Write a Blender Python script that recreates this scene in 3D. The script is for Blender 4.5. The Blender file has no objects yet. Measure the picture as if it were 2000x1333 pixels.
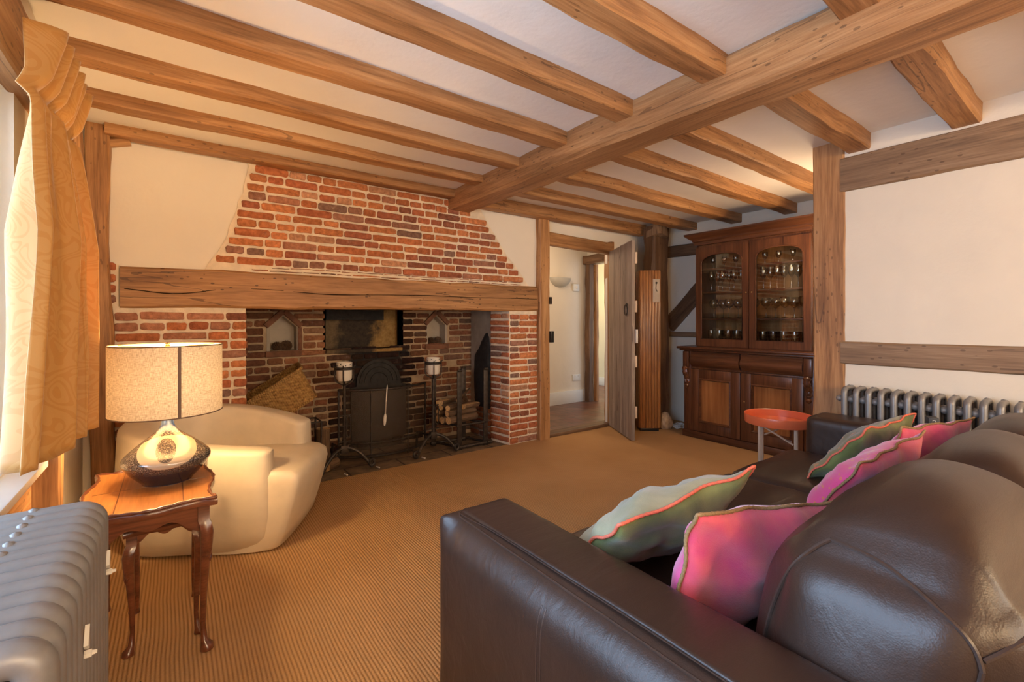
import bpy, bmesh, math, random
from mathutils import Vector, Matrix, noise
from mathutils.geometry import tessellate_polygon
random.seed(7)
S = bpy.context.scene
COL = S.collection
PI = math.pi

# ------------------------------------------------------------------ camera
cam_d = bpy.data.cameras.new('camera')
cam_d.sensor_width = 36.0
cam_d.lens = 36.0 * 890.0 / 2000.0
cam_d.shift_y = -(666.5 - 625.0) / 2000.0
cam_d.clip_start = 0.02
cam = bpy.data.objects.new('camera', cam_d)
COL.objects.link(cam)
cam.location = (0, 0, 1.15)
cam.rotation_euler = (PI / 2, 0, -math.atan(660.0 / 890.0))
S.camera = cam

# ------------------------------------------------------------------ exposure, world, daylight
S.view_settings.view_transform = 'Standard'
S.view_settings.look = 'None'
S.view_settings.gamma = 1
S.view_settings.use_curve_mapping = False
S.view_settings.exposure = 1.05
w = bpy.data.worlds.new('sky')
S.world = w
w.use_nodes = True
w.node_tree.nodes['Background'].inputs[0].default_value = (0.75, 0.86, 1.0, 1)
w.node_tree.nodes['Background'].inputs[1].default_value = 0.9


def area(name, loc, rot, sx, sy, power, color):
    l = bpy.data.lights.new(name, 'AREA')
    l.shape = 'RECTANGLE'
    l.size = sx
    l.size_y = sy
    l.energy = power
    l.color = color
    o = bpy.data.objects.new(name, l)
    COL.objects.link(o)
    o.location = loc
    o.rotation_euler = rot
    return o


def point(name, loc, r, power, color):
    l = bpy.data.lights.new(name, 'POINT')
    l.shadow_soft_size = r
    l.energy = power
    l.color = color
    o = bpy.data.objects.new(name, l)
    COL.objects.link(o)
    o.location = loc
    return o


# daylight through the side window (left wall); warm fill added at a window behind the camera
area('daylight_side_window', (-0.62, 0.95, 1.3), (0, -PI / 2, 0), 1.15, 1.9, 36, (0.45, 0.68, 1.0))
area('rear_window_fill', (1.9, -2.72, 1.35), (-PI / 2, 0, PI), 2.6, 1.3, 44, (1.0, 0.80, 0.56))
# fill lights added behind the camera, dressed as wall lamps
point('rear_fill_light', (2.55, -2.3, 1.85), 0.10, 19, (1.0, 0.76, 0.46))
point('rear_fill_light', (0.25, -2.3, 1.85), 0.10, 36, (1.0, 0.74, 0.44))
# table lamp bulb
point('table_lamp_light', (-0.02, 2.20, 0.90), 0.040, 14, (1.0, 0.68, 0.35))
# fill light added to brighten the dresser alcove, hidden behind the tall post
point('alcove_fill_light', (3.74, 1.30, 1.62), 0.10, 7.5, (1.0, 0.72, 0.45))
# hall lights
point('hall_point_light', (3.5, 4.05, 1.95), 0.08, 5, (1.0, 0.74, 0.50))  # point light without a fixture; the hall uplighter is unlit
point('far_room_lamp_light', (5.75, 4.95, 1.60), 0.06, 9, (1.0, 0.74, 0.40))


# ------------------------------------------------------------------ helpers
def mesh_obj(name, verts, faces, mats=(), parent=None, smooth=False, angle=None, midx=None):
    me = bpy.data.meshes.new(name)
    me.from_pydata([tuple(v) for v in verts], [], faces)
    me.update()
    for m in mats if isinstance(mats, (list, tuple)) else [mats]:
        me.materials.append(m)
    if midx:
        for p, i in zip(me.polygons, midx):
            p.material_index = i
    if smooth:
        for p in me.polygons:
            p.use_smooth = True
        if angle:
            me.set_sharp_from_angle(angle=math.radians(angle))
    o = bpy.data.objects.new(name, me)
    COL.objects.link(o)
    if parent is not None:
        o.parent = parent
    return o


def bm_obj(name, bm, mats, parent=None, smooth=False, angle=35):
    bmesh.ops.recalc_face_normals(bm, faces=bm.faces)
    me = bpy.data.meshes.new(name)
    bm.to_mesh(me)
    bm.free()
    for m in mats if isinstance(mats, (list, tuple)) else [mats]:
        me.materials.append(m)
    if smooth:
        for p in me.polygons:
            p.use_smooth = True
        if angle:
            me.set_sharp_from_angle(angle=math.radians(angle))
    o = bpy.data.objects.new(name, me)
    COL.objects.link(o)
    if parent is not None:
        o.parent = parent
    return o


def tag(o, label=None, cat=None, group=None, kind=None):
    if label:
        o['label'] = label
    if cat:
        o['category'] = cat
    if group:
        o['group'] = group
    if kind:
        o['kind'] = kind
    return o


def struct(o, label, cat):
    return tag(o, label, cat, kind='structure')


def empty(name, loc, rz=0.0, label=None, cat=None, group=None):
    o = bpy.data.objects.new(name, None)
    o.empty_display_size = 0.05
    COL.objects.link(o)
    o.location = loc
    o.rotation_euler = (0, 0, rz)
    tag(o, label, cat, group)
    return o


def copy_tree(o, parent=None):
    c = o.copy()
    COL.objects.link(c)
    c.parent = parent
    for ch in list(o.children):
        copy_tree(ch, c)
    return c


def box(bm, x0, x1, y0, y1, z0, z1, bev=0.0, seg=2, mi=0, M=None):
    r = bmesh.ops.create_cube(bm, size=1.0)
    vs = r['verts']
    for v in vs:
        v.co = Vector(((x0 + x1) / 2 + v.co.x * (x1 - x0), (y0 + y1) / 2 + v.co.y * (y1 - y0), (z0 + z1) / 2 + v.co.z * (z1 - z0)))
    fs = set(f for v in vs for f in v.link_faces)
    for f in fs:
        f.material_index = mi
    allv = list(vs)
    if bev > 0:
        es = list(set(e for v in vs for e in v.link_edges))
        rr = bmesh.ops.bevel(bm, geom=es, offset=bev, segments=seg, profile=0.5, affect='EDGES')
        allv = list(set(v for f in rr['faces'] for v in f.verts) | set(v for v in vs if v.is_valid))
        for f in rr['faces']:
            f.material_index = mi
    if M is not None:
        done = set()
        for v in allv:
            if v.is_valid and v not in done:
                v.co = M @ v.co
                done.add(v)
    return allv


def box_obj(name, x0, x1, y0, y1, z0, z1, mat, parent=None, bev=0.0, seg=2, smooth=None):
    bm = bmesh.new()
    box(bm, x0, x1, y0, y1, z0, z1, bev, seg)
    return bm_obj(name, bm, mat, parent, smooth=(bev > 0 if smooth is None else smooth))


def lathe(bm, prof, seg=32, M=None, mi=0, cap0=False, cap1=False):
    rings = []
    for r, z in prof:
        ring = []
        for i in range(seg):
            a = 2 * PI * i / seg
            p = Vector((r * math.cos(a), r * math.sin(a), z))
            if M is not None:
                p = M @ p
            ring.append(bm.verts.new(p))
        rings.append(ring)
    for a, b in zip(rings, rings[1:]):
        for i in range(seg):
            f = bm.faces.new((a[i], a[(i + 1) % seg], b[(i + 1) % seg], b[i]))
            f.material_index = mi
    if cap0:
        bm.faces.new(rings[0][::-1]).material_index = mi
    if cap1:
        bm.faces.new(rings[-1]).material_index = mi
    return rings


def tube(bm, pts, r, seg=8, mi=0, closed=False, caps=True, up=None):
    """tube along pts; r is a number or a list"""
    pts = [Vector(p) for p in pts]
    n = len(pts)
    rings = []
    prev = None
    for i, p in enumerate(pts):
        if closed:
            t = (pts[(i + 1) % n] - pts[i - 1]).normalized()
        else:
            t = (pts[min(i + 1, n - 1)] - pts[max(i - 1, 0)])
            t = t.normalized() if t.length > 1e-9 else Vector((0, 0, 1))
        if prev is None:
            ref = Vector(up) if up else (Vector((0, 0, 1)) if abs(t.z) < 0.9 else Vector((1, 0, 0)))
            nx = (ref - t * ref.dot(t)).normalized()
        else:
            nx = (prev - t * prev.dot(t))
            nx = nx.normalized() if nx.length > 1e-6 else prev
        prev = nx
        ny = t.cross(nx)
        rr = r[i] if isinstance(r, (list, tuple)) else r
        rings.append([bm.verts.new(p + (nx * math.cos(2 * PI * k / seg) + ny * math.sin(2 * PI * k / seg)) * rr) for k in range(seg)])
    m = n if closed else n - 1
    for i in range(m):
        a, b = rings[i], rings[(i + 1) % n]
        for k in range(seg):
            bm.faces.new((a[k], a[(k + 1) % seg], b[(k + 1) % seg], b[k])).material_index = mi
    if caps and not closed:
        bm.faces.new(rings[0][::-1]).material_index = mi
        bm.faces.new(rings[-1]).material_index = mi
    return rings


def arcpts(c, r, a0, a1, n, plane='xz'):
    out = []
    for i in range(n + 1):
        a = a0 + (a1 - a0) * i / n
        u, v = r * math.cos(a), r * math.sin(a)
        out.append(Vector(c) + (Vector((u, 0, v)) if plane == 'xz' else Vector((0, u, v)) if plane == 'yz' else Vector((u, v, 0))))
    return out


def plate(name, poly, holes, O, U, V, N, th, mat, parent=None):
    """flat slab: 2D polygon with holes, extruded th along -N from plane at O"""
    O, U, V, N = Vector(O), Vector(U), Vector(V), Vector(N)
    loops = [poly] + list(holes)
    flat = [p for l in loops for p in l]
    tris = tessellate_polygon([[Vector((p[0], p[1], 0)) for p in l] for l in loops])
    n = len(flat)
    verts = [O + U * p[0] + V * p[1] for p in flat] + [O + U * p[0] + V * p[1] - N * th for p in flat]
    faces = [tuple(t) for t in tris] + [tuple(i + n for i in reversed(t)) for t in tris]
    k = 0
    for l in loops:
        m = len(l)
        for i in range(m):
            a, b = k + i, k + (i + 1) % m
            faces.append((a, b, b + n, a + n))
        k += m
    bm = bmesh.new()
    vs = [bm.verts.new(v) for v in verts]
    for f in faces:
        try:
            bm.faces.new([vs[i] for i in f])
        except ValueError:
            pass
    return bm_obj(name, bm, mat, parent)


def rect(a, b, c, d):
    return [(a, c), (b, c), (b, d), (a, d)]


# ------------------------------------------------------------------ materials
def newmat(name):
    m = bpy.data.materials.new(name)
    m.use_nodes = True
    nt = m.node_tree
    return m, nt, nt.nodes['Principled BSDF']


def N(nt, t, **k):
    n = nt.nodes.new(t)
    for a, b in k.items():
        if a.startswith('i_'):
            key = a[2:]
            n.inputs[int(key) if key.isdigit() else key].default_value = b
        else:
            setattr(n, a, b)
    return n


def L(nt, a, b):
    nt.links.new(a, b)


def coords(nt, scale=(1, 1, 1), kind='Object', rot=(0, 0, 0)):
    tc = N(nt, 'ShaderNodeTexCoord')
    mp = N(nt, 'ShaderNodeMapping')
    mp.inputs['Scale'].default_value = scale
    mp.inputs['Rotation'].default_value = rot
    L(nt, tc.outputs[kind], mp.inputs[0])
    return mp.outputs[0]


def ramp(nt, fac, stops, interp='LINEAR'):
    r = N(nt, 'ShaderNodeValToRGB')
    r.color_ramp.interpolation = interp
    e = r.color_ramp.elements
    while len(e) > 1:
        e.remove(e[-1])
    e[0].position = stops[0][0]
    e[0].color = tuple(stops[0][1]) + (1,) if len(stops[0][1]) == 3 else stops[0][1]
    for p, c in stops[1:]:
        q = e.new(p)
        q.color = tuple(c) + (1,) if len(c) == 3 else c
    L(nt, fac, r.inputs[0])
    return r.outputs[0]


def noise_tex(nt, vec, scale, detail=3, rough=0.55, dist=0.0):
    n = N(nt, 'ShaderNodeTexNoise')
    n.inputs['Scale'].default_value = scale
    n.inputs['Detail'].default_value = detail
    n.inputs['Roughness'].default_value = rough
    n.inputs['Distortion'].default_value = dist
    if vec is not None:
        L(nt, vec, n.inputs['Vector'])
    return n.outputs['Fac']


def mix(nt, fac, a, b, mode='MIX'):
    m = N(nt, 'ShaderNodeMix', data_type='RGBA', blend_type=mode)
    for sock, val in ((m.inputs[0], fac), (m.inputs[6], a), (m.inputs[7], b)):
        if hasattr(val, 'is_output'):
            L(nt, val, sock)
        elif isinstance(val, (int, float)):
            sock.default_value = val
        else:
            sock.default_value = tuple(val) + (1,) if len(val) == 3 else val
    return m.outputs[2]


def math_n(nt, op, a, b=None, c=None):
    m = N(nt, 'ShaderNodeMath', operation=op)
    for i, v in enumerate((a, b, c)):
        if v is None:
            continue
        if hasattr(v, 'is_output'):
            L(nt, v, m.inputs[i])
        else:
            m.inputs[i].default_value = v
    return m.outputs[0]


def bump(nt, h, strength=0.3, dist=0.01, normal=None):
    b = N(nt, 'ShaderNodeBump')
    b.inputs['Strength'].default_value = strength
    b.inputs['Distance'].default_value = dist
    L(nt, h, b.inputs['Height'])
    if normal is not None:
        L(nt, normal, b.inputs['Normal'])
    return b.outputs[0]


def plain(name, col, rough=0.6, metal=0.0, var=0.12, scale=8, bmp=0.0, bscale=60, coat=0.0, spec=0.5):
    m, nt, b = newmat(name)
    v = coords(nt)
    f = noise_tex(nt, v, scale, 4)
    c = ramp(nt, f, [(0.3, tuple(x * (1 - var) for x in col)), (0.7, tuple(min(1, x * (1 + var)) for x in col))])
    L(nt, c, b.inputs['Base Color'])
    b.inputs['Roughness'].default_value = rough
    b.inputs['Metallic'].default_value = metal
    b.inputs['Coat Weight'].default_value = coat
    b.inputs['Coat Roughness'].default_value = 0.12
    b.inputs['Specular IOR Level'].default_value = spec
    if bmp:
        L(nt, bump(nt, noise_tex(nt, v, bscale, 3), bmp, 0.004), b.inputs['Normal'])
    return m


def wood(name, dark, mid, light, rough=0.5, grain=1.0, spots=0.5, cracks=0.5, coat=0.0, bmp=0.4, axis='x', crackline=False, randomise=True):
    m, nt, b = newmat(name)
    if randomise:
        tc = N(nt, 'ShaderNodeTexCoord')
        oi = N(nt, 'ShaderNodeObjectInfo')
        off = N(nt, 'ShaderNodeVectorMath', operation='SCALE')
        off.inputs[0].default_value = (7.3, 3.1, 5.7)
        L(nt, oi.outputs['Random'], off.inputs['Scale'])
        add = N(nt, 'ShaderNodeVectorMath', operation='ADD')
        L(nt, tc.outputs['Object'], add.inputs[0])
        L(nt, off.outputs[0], add.inputs[1])
        base = add.outputs[0]
    else:
        base = N(nt, 'ShaderNodeTexCoord').outputs['Object']

    def mp(s):
        k = {'x': (s[0], s[1], s[1]), 'y': (s[1], s[0], s[1]), 'z': (s[1], s[1], s[0])}[axis]
        q = N(nt, 'ShaderNodeMapping')
        q.inputs['Scale'].default_value = k
        L(nt, base, q.inputs[0])
        return q.outputs[0]
    g1 = noise_tex(nt, mp((1.2 * grain, 16 * grain)), 1.0, 5, 0.6, 0.6)
    g2 = noise_tex(nt, mp((5 * grain, 110 * grain)), 1.0, 3, 0.6)
    big = noise_tex(nt, mp((0.9, 2.2)), 1.0, 3, 0.5)
    f = math_n(nt, 'ADD', math_n(nt, 'MULTIPLY', g1, 0.62), math_n(nt, 'MULTIPLY', g2, 0.38))
    c = ramp(nt, f, [(0.34, dark), (0.5, mid), (0.66, light)])
    c = mix(nt, math_n(nt, 'MULTIPLY', math_n(nt, 'SUBTRACT', big, 0.5), 1.0), c, mix(nt, 1.0, c, (1.25, 1.2, 1.1), 'MULTIPLY'))
    c = mix(nt, ramp(nt, big, [(0.3, (0.45, 0.45, 0.45)), (0.55, (0, 0, 0))]), c, dark)
    h = f
    if spots:
        vo = N(nt, 'ShaderNodeTexVoronoi')
        vo.inputs['Scale'].default_value = 1.0
        L(nt, mp((16, 34)), vo.inputs['Vector'])
        sel = noise_tex(nt, mp((1.7, 3.0)), 1.0, 2)
        th = math_n(nt, 'MULTIPLY', math_n(nt, 'GREATER_THAN', sel, 0.52), 0.17)
        sp = math_n(nt, 'LESS_THAN', vo.outputs['Distance'], th)
        c = mix(nt, math_n(nt, 'MULTIPLY', sp, spots), c, (0.05, 0.02, 0.008))
        h = math_n(nt, 'SUBTRACT', h, math_n(nt, 'MULTIPLY', sp, 0.6))
    if cracks:
        cr = noise_tex(nt, mp((0.55, 11)), 1.0, 2, 0.5, 0.3)
        k = math_n(nt, 'LESS_THAN', math_n(nt, 'ABSOLUTE', math_n(nt, 'SUBTRACT', cr, 0.5)), 0.006)
        sel2 = math_n(nt, 'GREATER_THAN', noise_tex(nt, mp((1.1, 2.0)), 1.0, 1), 0.52)
        k = math_n(nt, 'MULTIPLY', k, sel2)
        c = mix(nt, math_n(nt, 'MULTIPLY', k, cracks), c, (0.06, 0.025, 0.01))
        h = math_n(nt, 'SUBTRACT', h, math_n(nt, 'MULTIPLY', k, 0.8))
    L(nt, c, b.inputs['Base Color'])
    b.inputs['Roughness'].default_value = rough
    b.inputs['Coat Weight'].default_value = coat
    b.inputs['Coat Roughness'].default_value = 0.15
    L(nt, bump(nt, h, bmp, 0.006), b.inputs['Normal'])
    return m


M_OAK = wood('oak_timber', (0.20, 0.085, 0.028), (0.43, 0.205, 0.075), (0.60, 0.33, 0.14), rough=0.55)
M_OAKD = wood('oak_dark', (0.075, 0.036, 0.017), (0.165, 0.085, 0.040), (0.28, 0.155, 0.08), rough=0.6)
M_OAKG = wood('oak_greyed', (0.15, 0.085, 0.045), (0.30, 0.18, 0.095), (0.44, 0.29, 0.17), rough=0.6)
M_DOOR = wood('weathered_plank', (0.17, 0.12, 0.085), (0.30, 0.225, 0.17), (0.42, 0.33, 0.26), rough=0.75, axis='z', cracks=0.6, spots=0.2)
M_MAHOG = wood('mahogany_z', (0.050, 0.017, 0.008), (0.125, 0.044, 0.018), (0.21, 0.080, 0.032), rough=0.35, coat=0.35, spots=0, cracks=0, bmp=0.06, axis='z', grain=0.8)
M_MAHOGY = wood('mahogany_y', (0.050, 0.017, 0.008), (0.125, 0.044, 0.018), (0.21, 0.080, 0.032), rough=0.35, coat=0.35, spots=0, cracks=0, bmp=0.06, axis='y', grain=0.8)
M_PANEL = wood('mahogany_flame', (0.17, 0.055, 0.016), (0.32, 0.12, 0.036), (0.46, 0.20, 0.065), rough=0.3, coat=0.4, spots=0, cracks=0, bmp=0.05, axis='z', grain=0.5)
M_TABLE = wood('table_mahogany', (0.075, 0.020, 0.009), (0.17, 0.050, 0.020), (0.26, 0.085, 0.035), rough=0.3, coat=0.5, spots=0, cracks=0, bmp=0.05, axis='x', grain=1.2)
M_TOP = wood('table_top_veneer', (0.36, 0.13, 0.030), (0.52, 0.21, 0.055), (0.62, 0.30, 0.09), rough=0.28, coat=0.6, spots=0, cracks=0, bmp=0.04, axis='y', grain=1.2)
M_CASE = wood('striped_hardwood', (0.13, 0.045, 0.014), (0.34, 0.13, 0.035), (0.48, 0.21, 0.06), rough=0.4, coat=0.2, spots=0, cracks=0, bmp=0.08, axis='z', grain=1.6)
M_PINE = wood('pale_wood', (0.50, 0.34, 0.22), (0.62, 0.46, 0.32), (0.72, 0.57, 0.42), rough=0.5, spots=0, cracks=0, bmp=0.05, axis='z')
M_BARK = wood('log_bark', (0.05, 0.028, 0.014), (0.15, 0.085, 0.045), (0.30, 0.18, 0.095), rough=0.85, spots=0.3, cracks=0.8, bmp=0.8)
M_LOGEND = plain('cut_log_end', (0.62, 0.38, 0.17), 0.8, var=0.25, scale=60, bmp=0.3, bscale=120)
M_IRON = plain('wrought_iron', (0.055, 0.042, 0.034), 0.5, metal=0.55, var=0.4, scale=30, bmp=0.25, bscale=70)
M_CASTIRON = plain('sooty_cast_iron', (0.022, 0.018, 0.016), 0.62, metal=0.35, var=0.5, scale=20, bmp=0.5, bscale=60)
M_BRASS = plain('brass', (0.75, 0.52, 0.20), 0.3, metal=1.0, var=0.05)
M_RAD = plain('pewter_radiator_paint', (0.25, 0.235, 0.225), 0.40, metal=0.25, var=0.10, scale=25, bmp=0.06, bscale=90)
M_WHITE = plain('white_paint', (0.80, 0.78, 0.73), 0.4, var=0.03)
M_WAX = plain('white_enamel', (0.80, 0.74, 0.64), 0.35, var=0.04, coat=0.2)
M_ORANGE = plain('orange_lacquer', (0.76, 0.17, 0.07), 0.3, var=0.04, coat=0.25)
M_STONE = plain('rough_crystal_rock', (0.52, 0.34, 0.19), 0.6, var=0.35, scale=18, bmp=0.5, bscale=30)
M_BLACKP = plain('black_plastic', (0.015, 0.014, 0.013), 0.4, var=0.1)
M_CORD = plain('twisted_cord_olive', (0.33, 0.20, 0.09), 0.8, var=0.3, scale=250)
M_CORAL = plain('coral_cord', (0.85, 0.20, 0.12), 0.75, var=0.15, scale=250)


def plaster_mat(name, col):
    m, nt, b = newmat(name)
    v = coords(nt)
    f = noise_tex(nt, v, 2.2, 4)
    c = ramp(nt, f, [(0.3, tuple(x * 0.94 for x in col)), (0.7, col)])
    L(nt, c, b.inputs['Base Color'])
    b.inputs['Roughness'].default_value = 0.85
    b.inputs['Specular IOR Level'].default_value = 0.2
    h = math_n(nt, 'ADD', noise_tex(nt, v, 5, 3), math_n(nt, 'MULTIPLY', noise_tex(nt, v, 60, 3), 0.12))
    L(nt, bump(nt, h, 0.35, 0.02), b.inputs['Normal'])
    return m


M_PLASTER = plaster_mat('cream_plaster', (0.87, 0.785, 0.655))
M_CEIL = plaster_mat('white_ceiling_plaster', (0.90, 0.855, 0.785))
M_MORTAR = plain('lime_mortar', (0.82, 0.68, 0.50), 0.9, var=0.15, scale=14, bmp=0.6, bscale=90)
def soot_mortar():
    m, nt, b = newmat('sooty_mortar')
    v = coords(nt)
    f = noise_tex(nt, v, 5, 4)
    c = ramp(nt, f, [(0.3, (0.30, 0.21, 0.125)), (0.7, (0.62, 0.45, 0.28))])
    sx = N(nt, 'ShaderNodeSeparateXYZ')
    L(nt, v, sx.inputs[0])
    # the black stain the fire has left behind the grate
    d = math_n(nt, 'ABSOLUTE', math_n(nt, 'SUBTRACT', sx.outputs[0], 1.47))
    d = math_n(nt, 'ADD', d, math_n(nt, 'MULTIPLY', math_n(nt, 'SUBTRACT', noise_tex(nt, v, 9, 4), 0.5), 0.30))
    mr = N(nt, 'ShaderNodeMapRange', interpolation_type='SMOOTHSTEP')
    mr.inputs[1].default_value, mr.inputs[2].default_value = 0.36, 0.22
    L(nt, d, mr.inputs[0])
    zr = N(nt, 'ShaderNodeMapRange', interpolation_type='SMOOTHSTEP')
    zr.inputs[1].default_value, zr.inputs[2].default_value = 0.93, 0.86
    L(nt, sx.outputs[2], zr.inputs[0])
    c = mix(nt, math_n(nt, 'MULTIPLY', mr.outputs[0], zr.outputs[0]), c, (0.018, 0.014, 0.012))
    L(nt, c, b.inputs['Base Color'])
    b.inputs['Roughness'].default_value = 0.9
    L(nt, bump(nt, noise_tex(nt, v, 90, 3), 0.6, 0.004), b.inputs['Normal'])
    return m


M_SOOTMORTAR = soot_mortar()


def brick_mat():
    m, nt, b = newmat('old_red_brick')
    at = N(nt, 'ShaderNodeVertexColor', layer_name='Col')
    v = coords(nt)
    f = noise_tex(nt, v, 38, 5, 0.65)
    c = mix(nt, 1.0, at.outputs[0], ramp(nt, f, [(0.3, (0.62, 0.58, 0.55)), (0.55, (1, 1, 1)), (0.75, (1.3, 1.35, 1.35))]), 'MULTIPLY')
    lime = ramp(nt, noise_tex(nt, v, 16, 5, 0.7), [(0.60, (0, 0, 0)), (0.72, (0.5, 0.5, 0.5))])
    c = mix(nt, math_n(nt, 'MULTIPLY', lime, at.outputs[1]), c, (0.62, 0.50, 0.40))
    L(nt, c, b.inputs['Base Color'])
    b.inputs['Roughness'].default_value = 0.88
    b.inputs['Specular IOR Level'].default_value = 0.25
    L(nt, bump(nt, math_n(nt, 'ADD', f, noise_tex(nt, v, 140, 2)), 0.6, 0.006), b.inputs['Normal'])
    return m


M_BRICK = brick_mat()


def leather(name, col, rough, fine=0.25):
    m, nt, b = newmat(name)
    v = coords(nt)
    f = noise_tex(nt, v, 3.5, 4)
    c = ramp(nt, f, [(0.3, tuple(x * 0.85 for x in col)), (0.7, tuple(min(1, x * 1.12) for x in col))])
    L(nt, c, b.inputs['Base Color'])
    b.inputs['Roughness'].default_value = rough
    vo = N(nt, 'ShaderNodeTexVoronoi')
    vo.inputs['Scale'].default_value = 420
    L(nt, v, vo.inputs['Vector'])
    nr = bump(nt, noise_tex(nt, coords(nt, (5, 26, 16)), 1.0, 3, 0.5, 0.8), 0.16, 0.010)
    L(nt, bump(nt, vo.outputs['Distance'], fine * 0.5, 0.0008, nr), b.inputs['Normal'])
    return m


M_LEATHER = leather('dark_brown_leather', (0.040, 0.022, 0.016), 0.37, 0.35)
M_CREAM = leather('cream_leather', (0.74, 0.63, 0.47), 0.42)

# ------------------------------------------------------------------ timbers
def timber(name, a, b, w, h, mat, parent=None, wob=0.006, cham=0.008, seg=0.06, seed=0, local=True):
    """squared timber between centre points a and b; w across, h up; an irregular, waney-edged stick"""
    a, b = Vector(a), Vector(b)
    d = b - a
    ln = d.length
    X = d.normalized()
    up = Vector((0, 0, 1)) if abs(X.z) < 0.8 else Vector((0, 1, 0))
    Y = up.cross(X).normalized()
    Z = X.cross(Y)
    n = max(3, int(ln / seg))
    bm = bmesh.new()
    rings = []
    for i in range(n + 1):
        x = ln * i / n
        q = Vector((x * 1.6, seed * 13.7, 0))
        oy = noise.noise(q) * wob * 1.6
        oz = noise.noise(q + Vector((0, 5, 3))) * wob * 0.8
        ring = []
        for k, (sy, sz) in enumerate(((-1, -1), (1, -1), (1, 1), (-1, 1))):
            c = cham * (0.7 + 1.3 * abs(noise.noise(Vector((x * 3.1, k * 7.1, seed * 3.3)))))
            jy = noise.noise(Vector((x * 5.0, k * 3.0 + 20, seed))) * wob * 0.8
            jz = noise.noise(Vector((x * 5.0, k * 3.0 + 40, seed))) * wob * 0.5
            cy, cz = sy * w / 2 + oy + jy, sz * h / 2 + oz + jz
            p1 = (cy - sy * c, cz)
            p2 = (cy, cz - sz * c)
            ring += [p2, p1] if sy * sz > 0 else [p1, p2]
        rings.append([bm.verts.new((x, p[0], p[1])) for p in ring])
    for r0, r1 in zip(rings, rings[1:]):
        for k in range(8):
            bm.faces.new((r0[k], r0[(k + 1) % 8], r1[(k + 1) % 8], r1[k]))
    bm.faces.new(rings[0][::-1])
    bm.faces.new(rings[-1])
    o = bm_obj(name, bm, mat, parent, smooth=True, angle=28)
    R = Matrix((X, Y, Z)).transposed().to_4x4()
    R.translation = a
    o.matrix_world = R
    return o


TR = [0]


def trim(a, b, w, h, mat, label, cat='ceiling joist', **k):
    TR[0] += 1
    o = timber('trim_%d' % TR[0], a, b, w, h, mat, seed=TR[0], **k)
    return struct(o, label, cat)


# ------------------------------------------------------------------ shell
def carpet_mat():
    m, nt, b = newmat('ribbed_sisal')
    tc = N(nt, 'ShaderNodeTexCoord')
    sx = N(nt, 'ShaderNodeSeparateXYZ')
    L(nt, tc.outputs['Object'], sx.inputs[0])
    v = tc.outputs['Object']
    wob = math_n(nt, 'MULTIPLY', noise_tex(nt, coords(nt, (1, 1, 1)), 2.0, 2), 0.02)
    xx = math_n(nt, 'ADD', sx.outputs[0], wob)
    rib = math_n(nt, 'ABSOLUTE', math_n(nt, 'SINE', math_n(nt, 'MULTIPLY', xx, PI / 0.0125)))
    kn = math_n(nt, 'ABSOLUTE', math_n(nt, 'SINE', math_n(nt, 'MULTIPLY', sx.outputs[1], PI / 0.007)))
    f = noise_tex(nt, v, 2.2, 4)
    fine = noise_tex(nt, coords(nt, (200, 90, 90)), 1.0, 2)
    c = ramp(nt, f, [(0.3, (0.60, 0.345, 0.145)), (0.7, (0.70, 0.42, 0.195))])
    c = mix(nt, math_n(nt, 'MULTIPLY', math_n(nt, 'SUBTRACT', 1.0, rib), 0.75), c, (0.30, 0.14, 0.050))
    c = mix(nt, math_n(nt, 'MULTIPLY', fine, 0.3), c, (0.62, 0.39, 0.19))
    L(nt, c, b.inputs['Base Color'])
    b.inputs['Roughness'].default_value = 0.95
    b.inputs['Specular IOR Level'].default_value = 0.1
    h = math_n(nt, 'ADD', rib, math_n(nt, 'MULTIPLY', kn, 0.35))
    L(nt, bump(nt, h, 0.8, 0.004), b.inputs['Normal'])
    return m


def tile_mat():
    m, nt, b = newmat('old_quarry_tiles')
    v = coords(nt, (1, 1, 1))
    br = N(nt, 'ShaderNodeTexBrick')
    br.offset = 0.5
    br.inputs['Scale'].default_value = 1.0
    br.inputs['Brick Width'].default_value = 0.23
    br.inputs['Row Height'].default_value = 0.23
    br.inputs['Mortar Size'].default_value = 0.006
    br.inputs['Color1'].default_value = (0.17, 0.055, 0.028, 1)
    br.inputs['Color2'].default_value = (0.20, 0.11, 0.07, 1)
    br.inputs['Mortar'].default_value = (0.10, 0.065, 0.045, 1)
    L(nt, v, br.inputs['Vector'])
    f = noise_tex(nt, v, 6, 4)
    c = mix(nt, 1.0, br.outputs[0], ramp(nt, f, [(0.3, (0.55, 0.55, 0.55)), (0.7, (1.35, 1.35, 1.4))]), 'MULTIPLY')
    L(nt, c, b.inputs['Base Color'])
    b.inputs['Roughness'].default_value = 0.38
    L(nt, bump(nt, math_n(nt, 'ADD', f, br.outputs[1]), 0.3, 0.01), b.inputs['Normal'])
    return m


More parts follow.
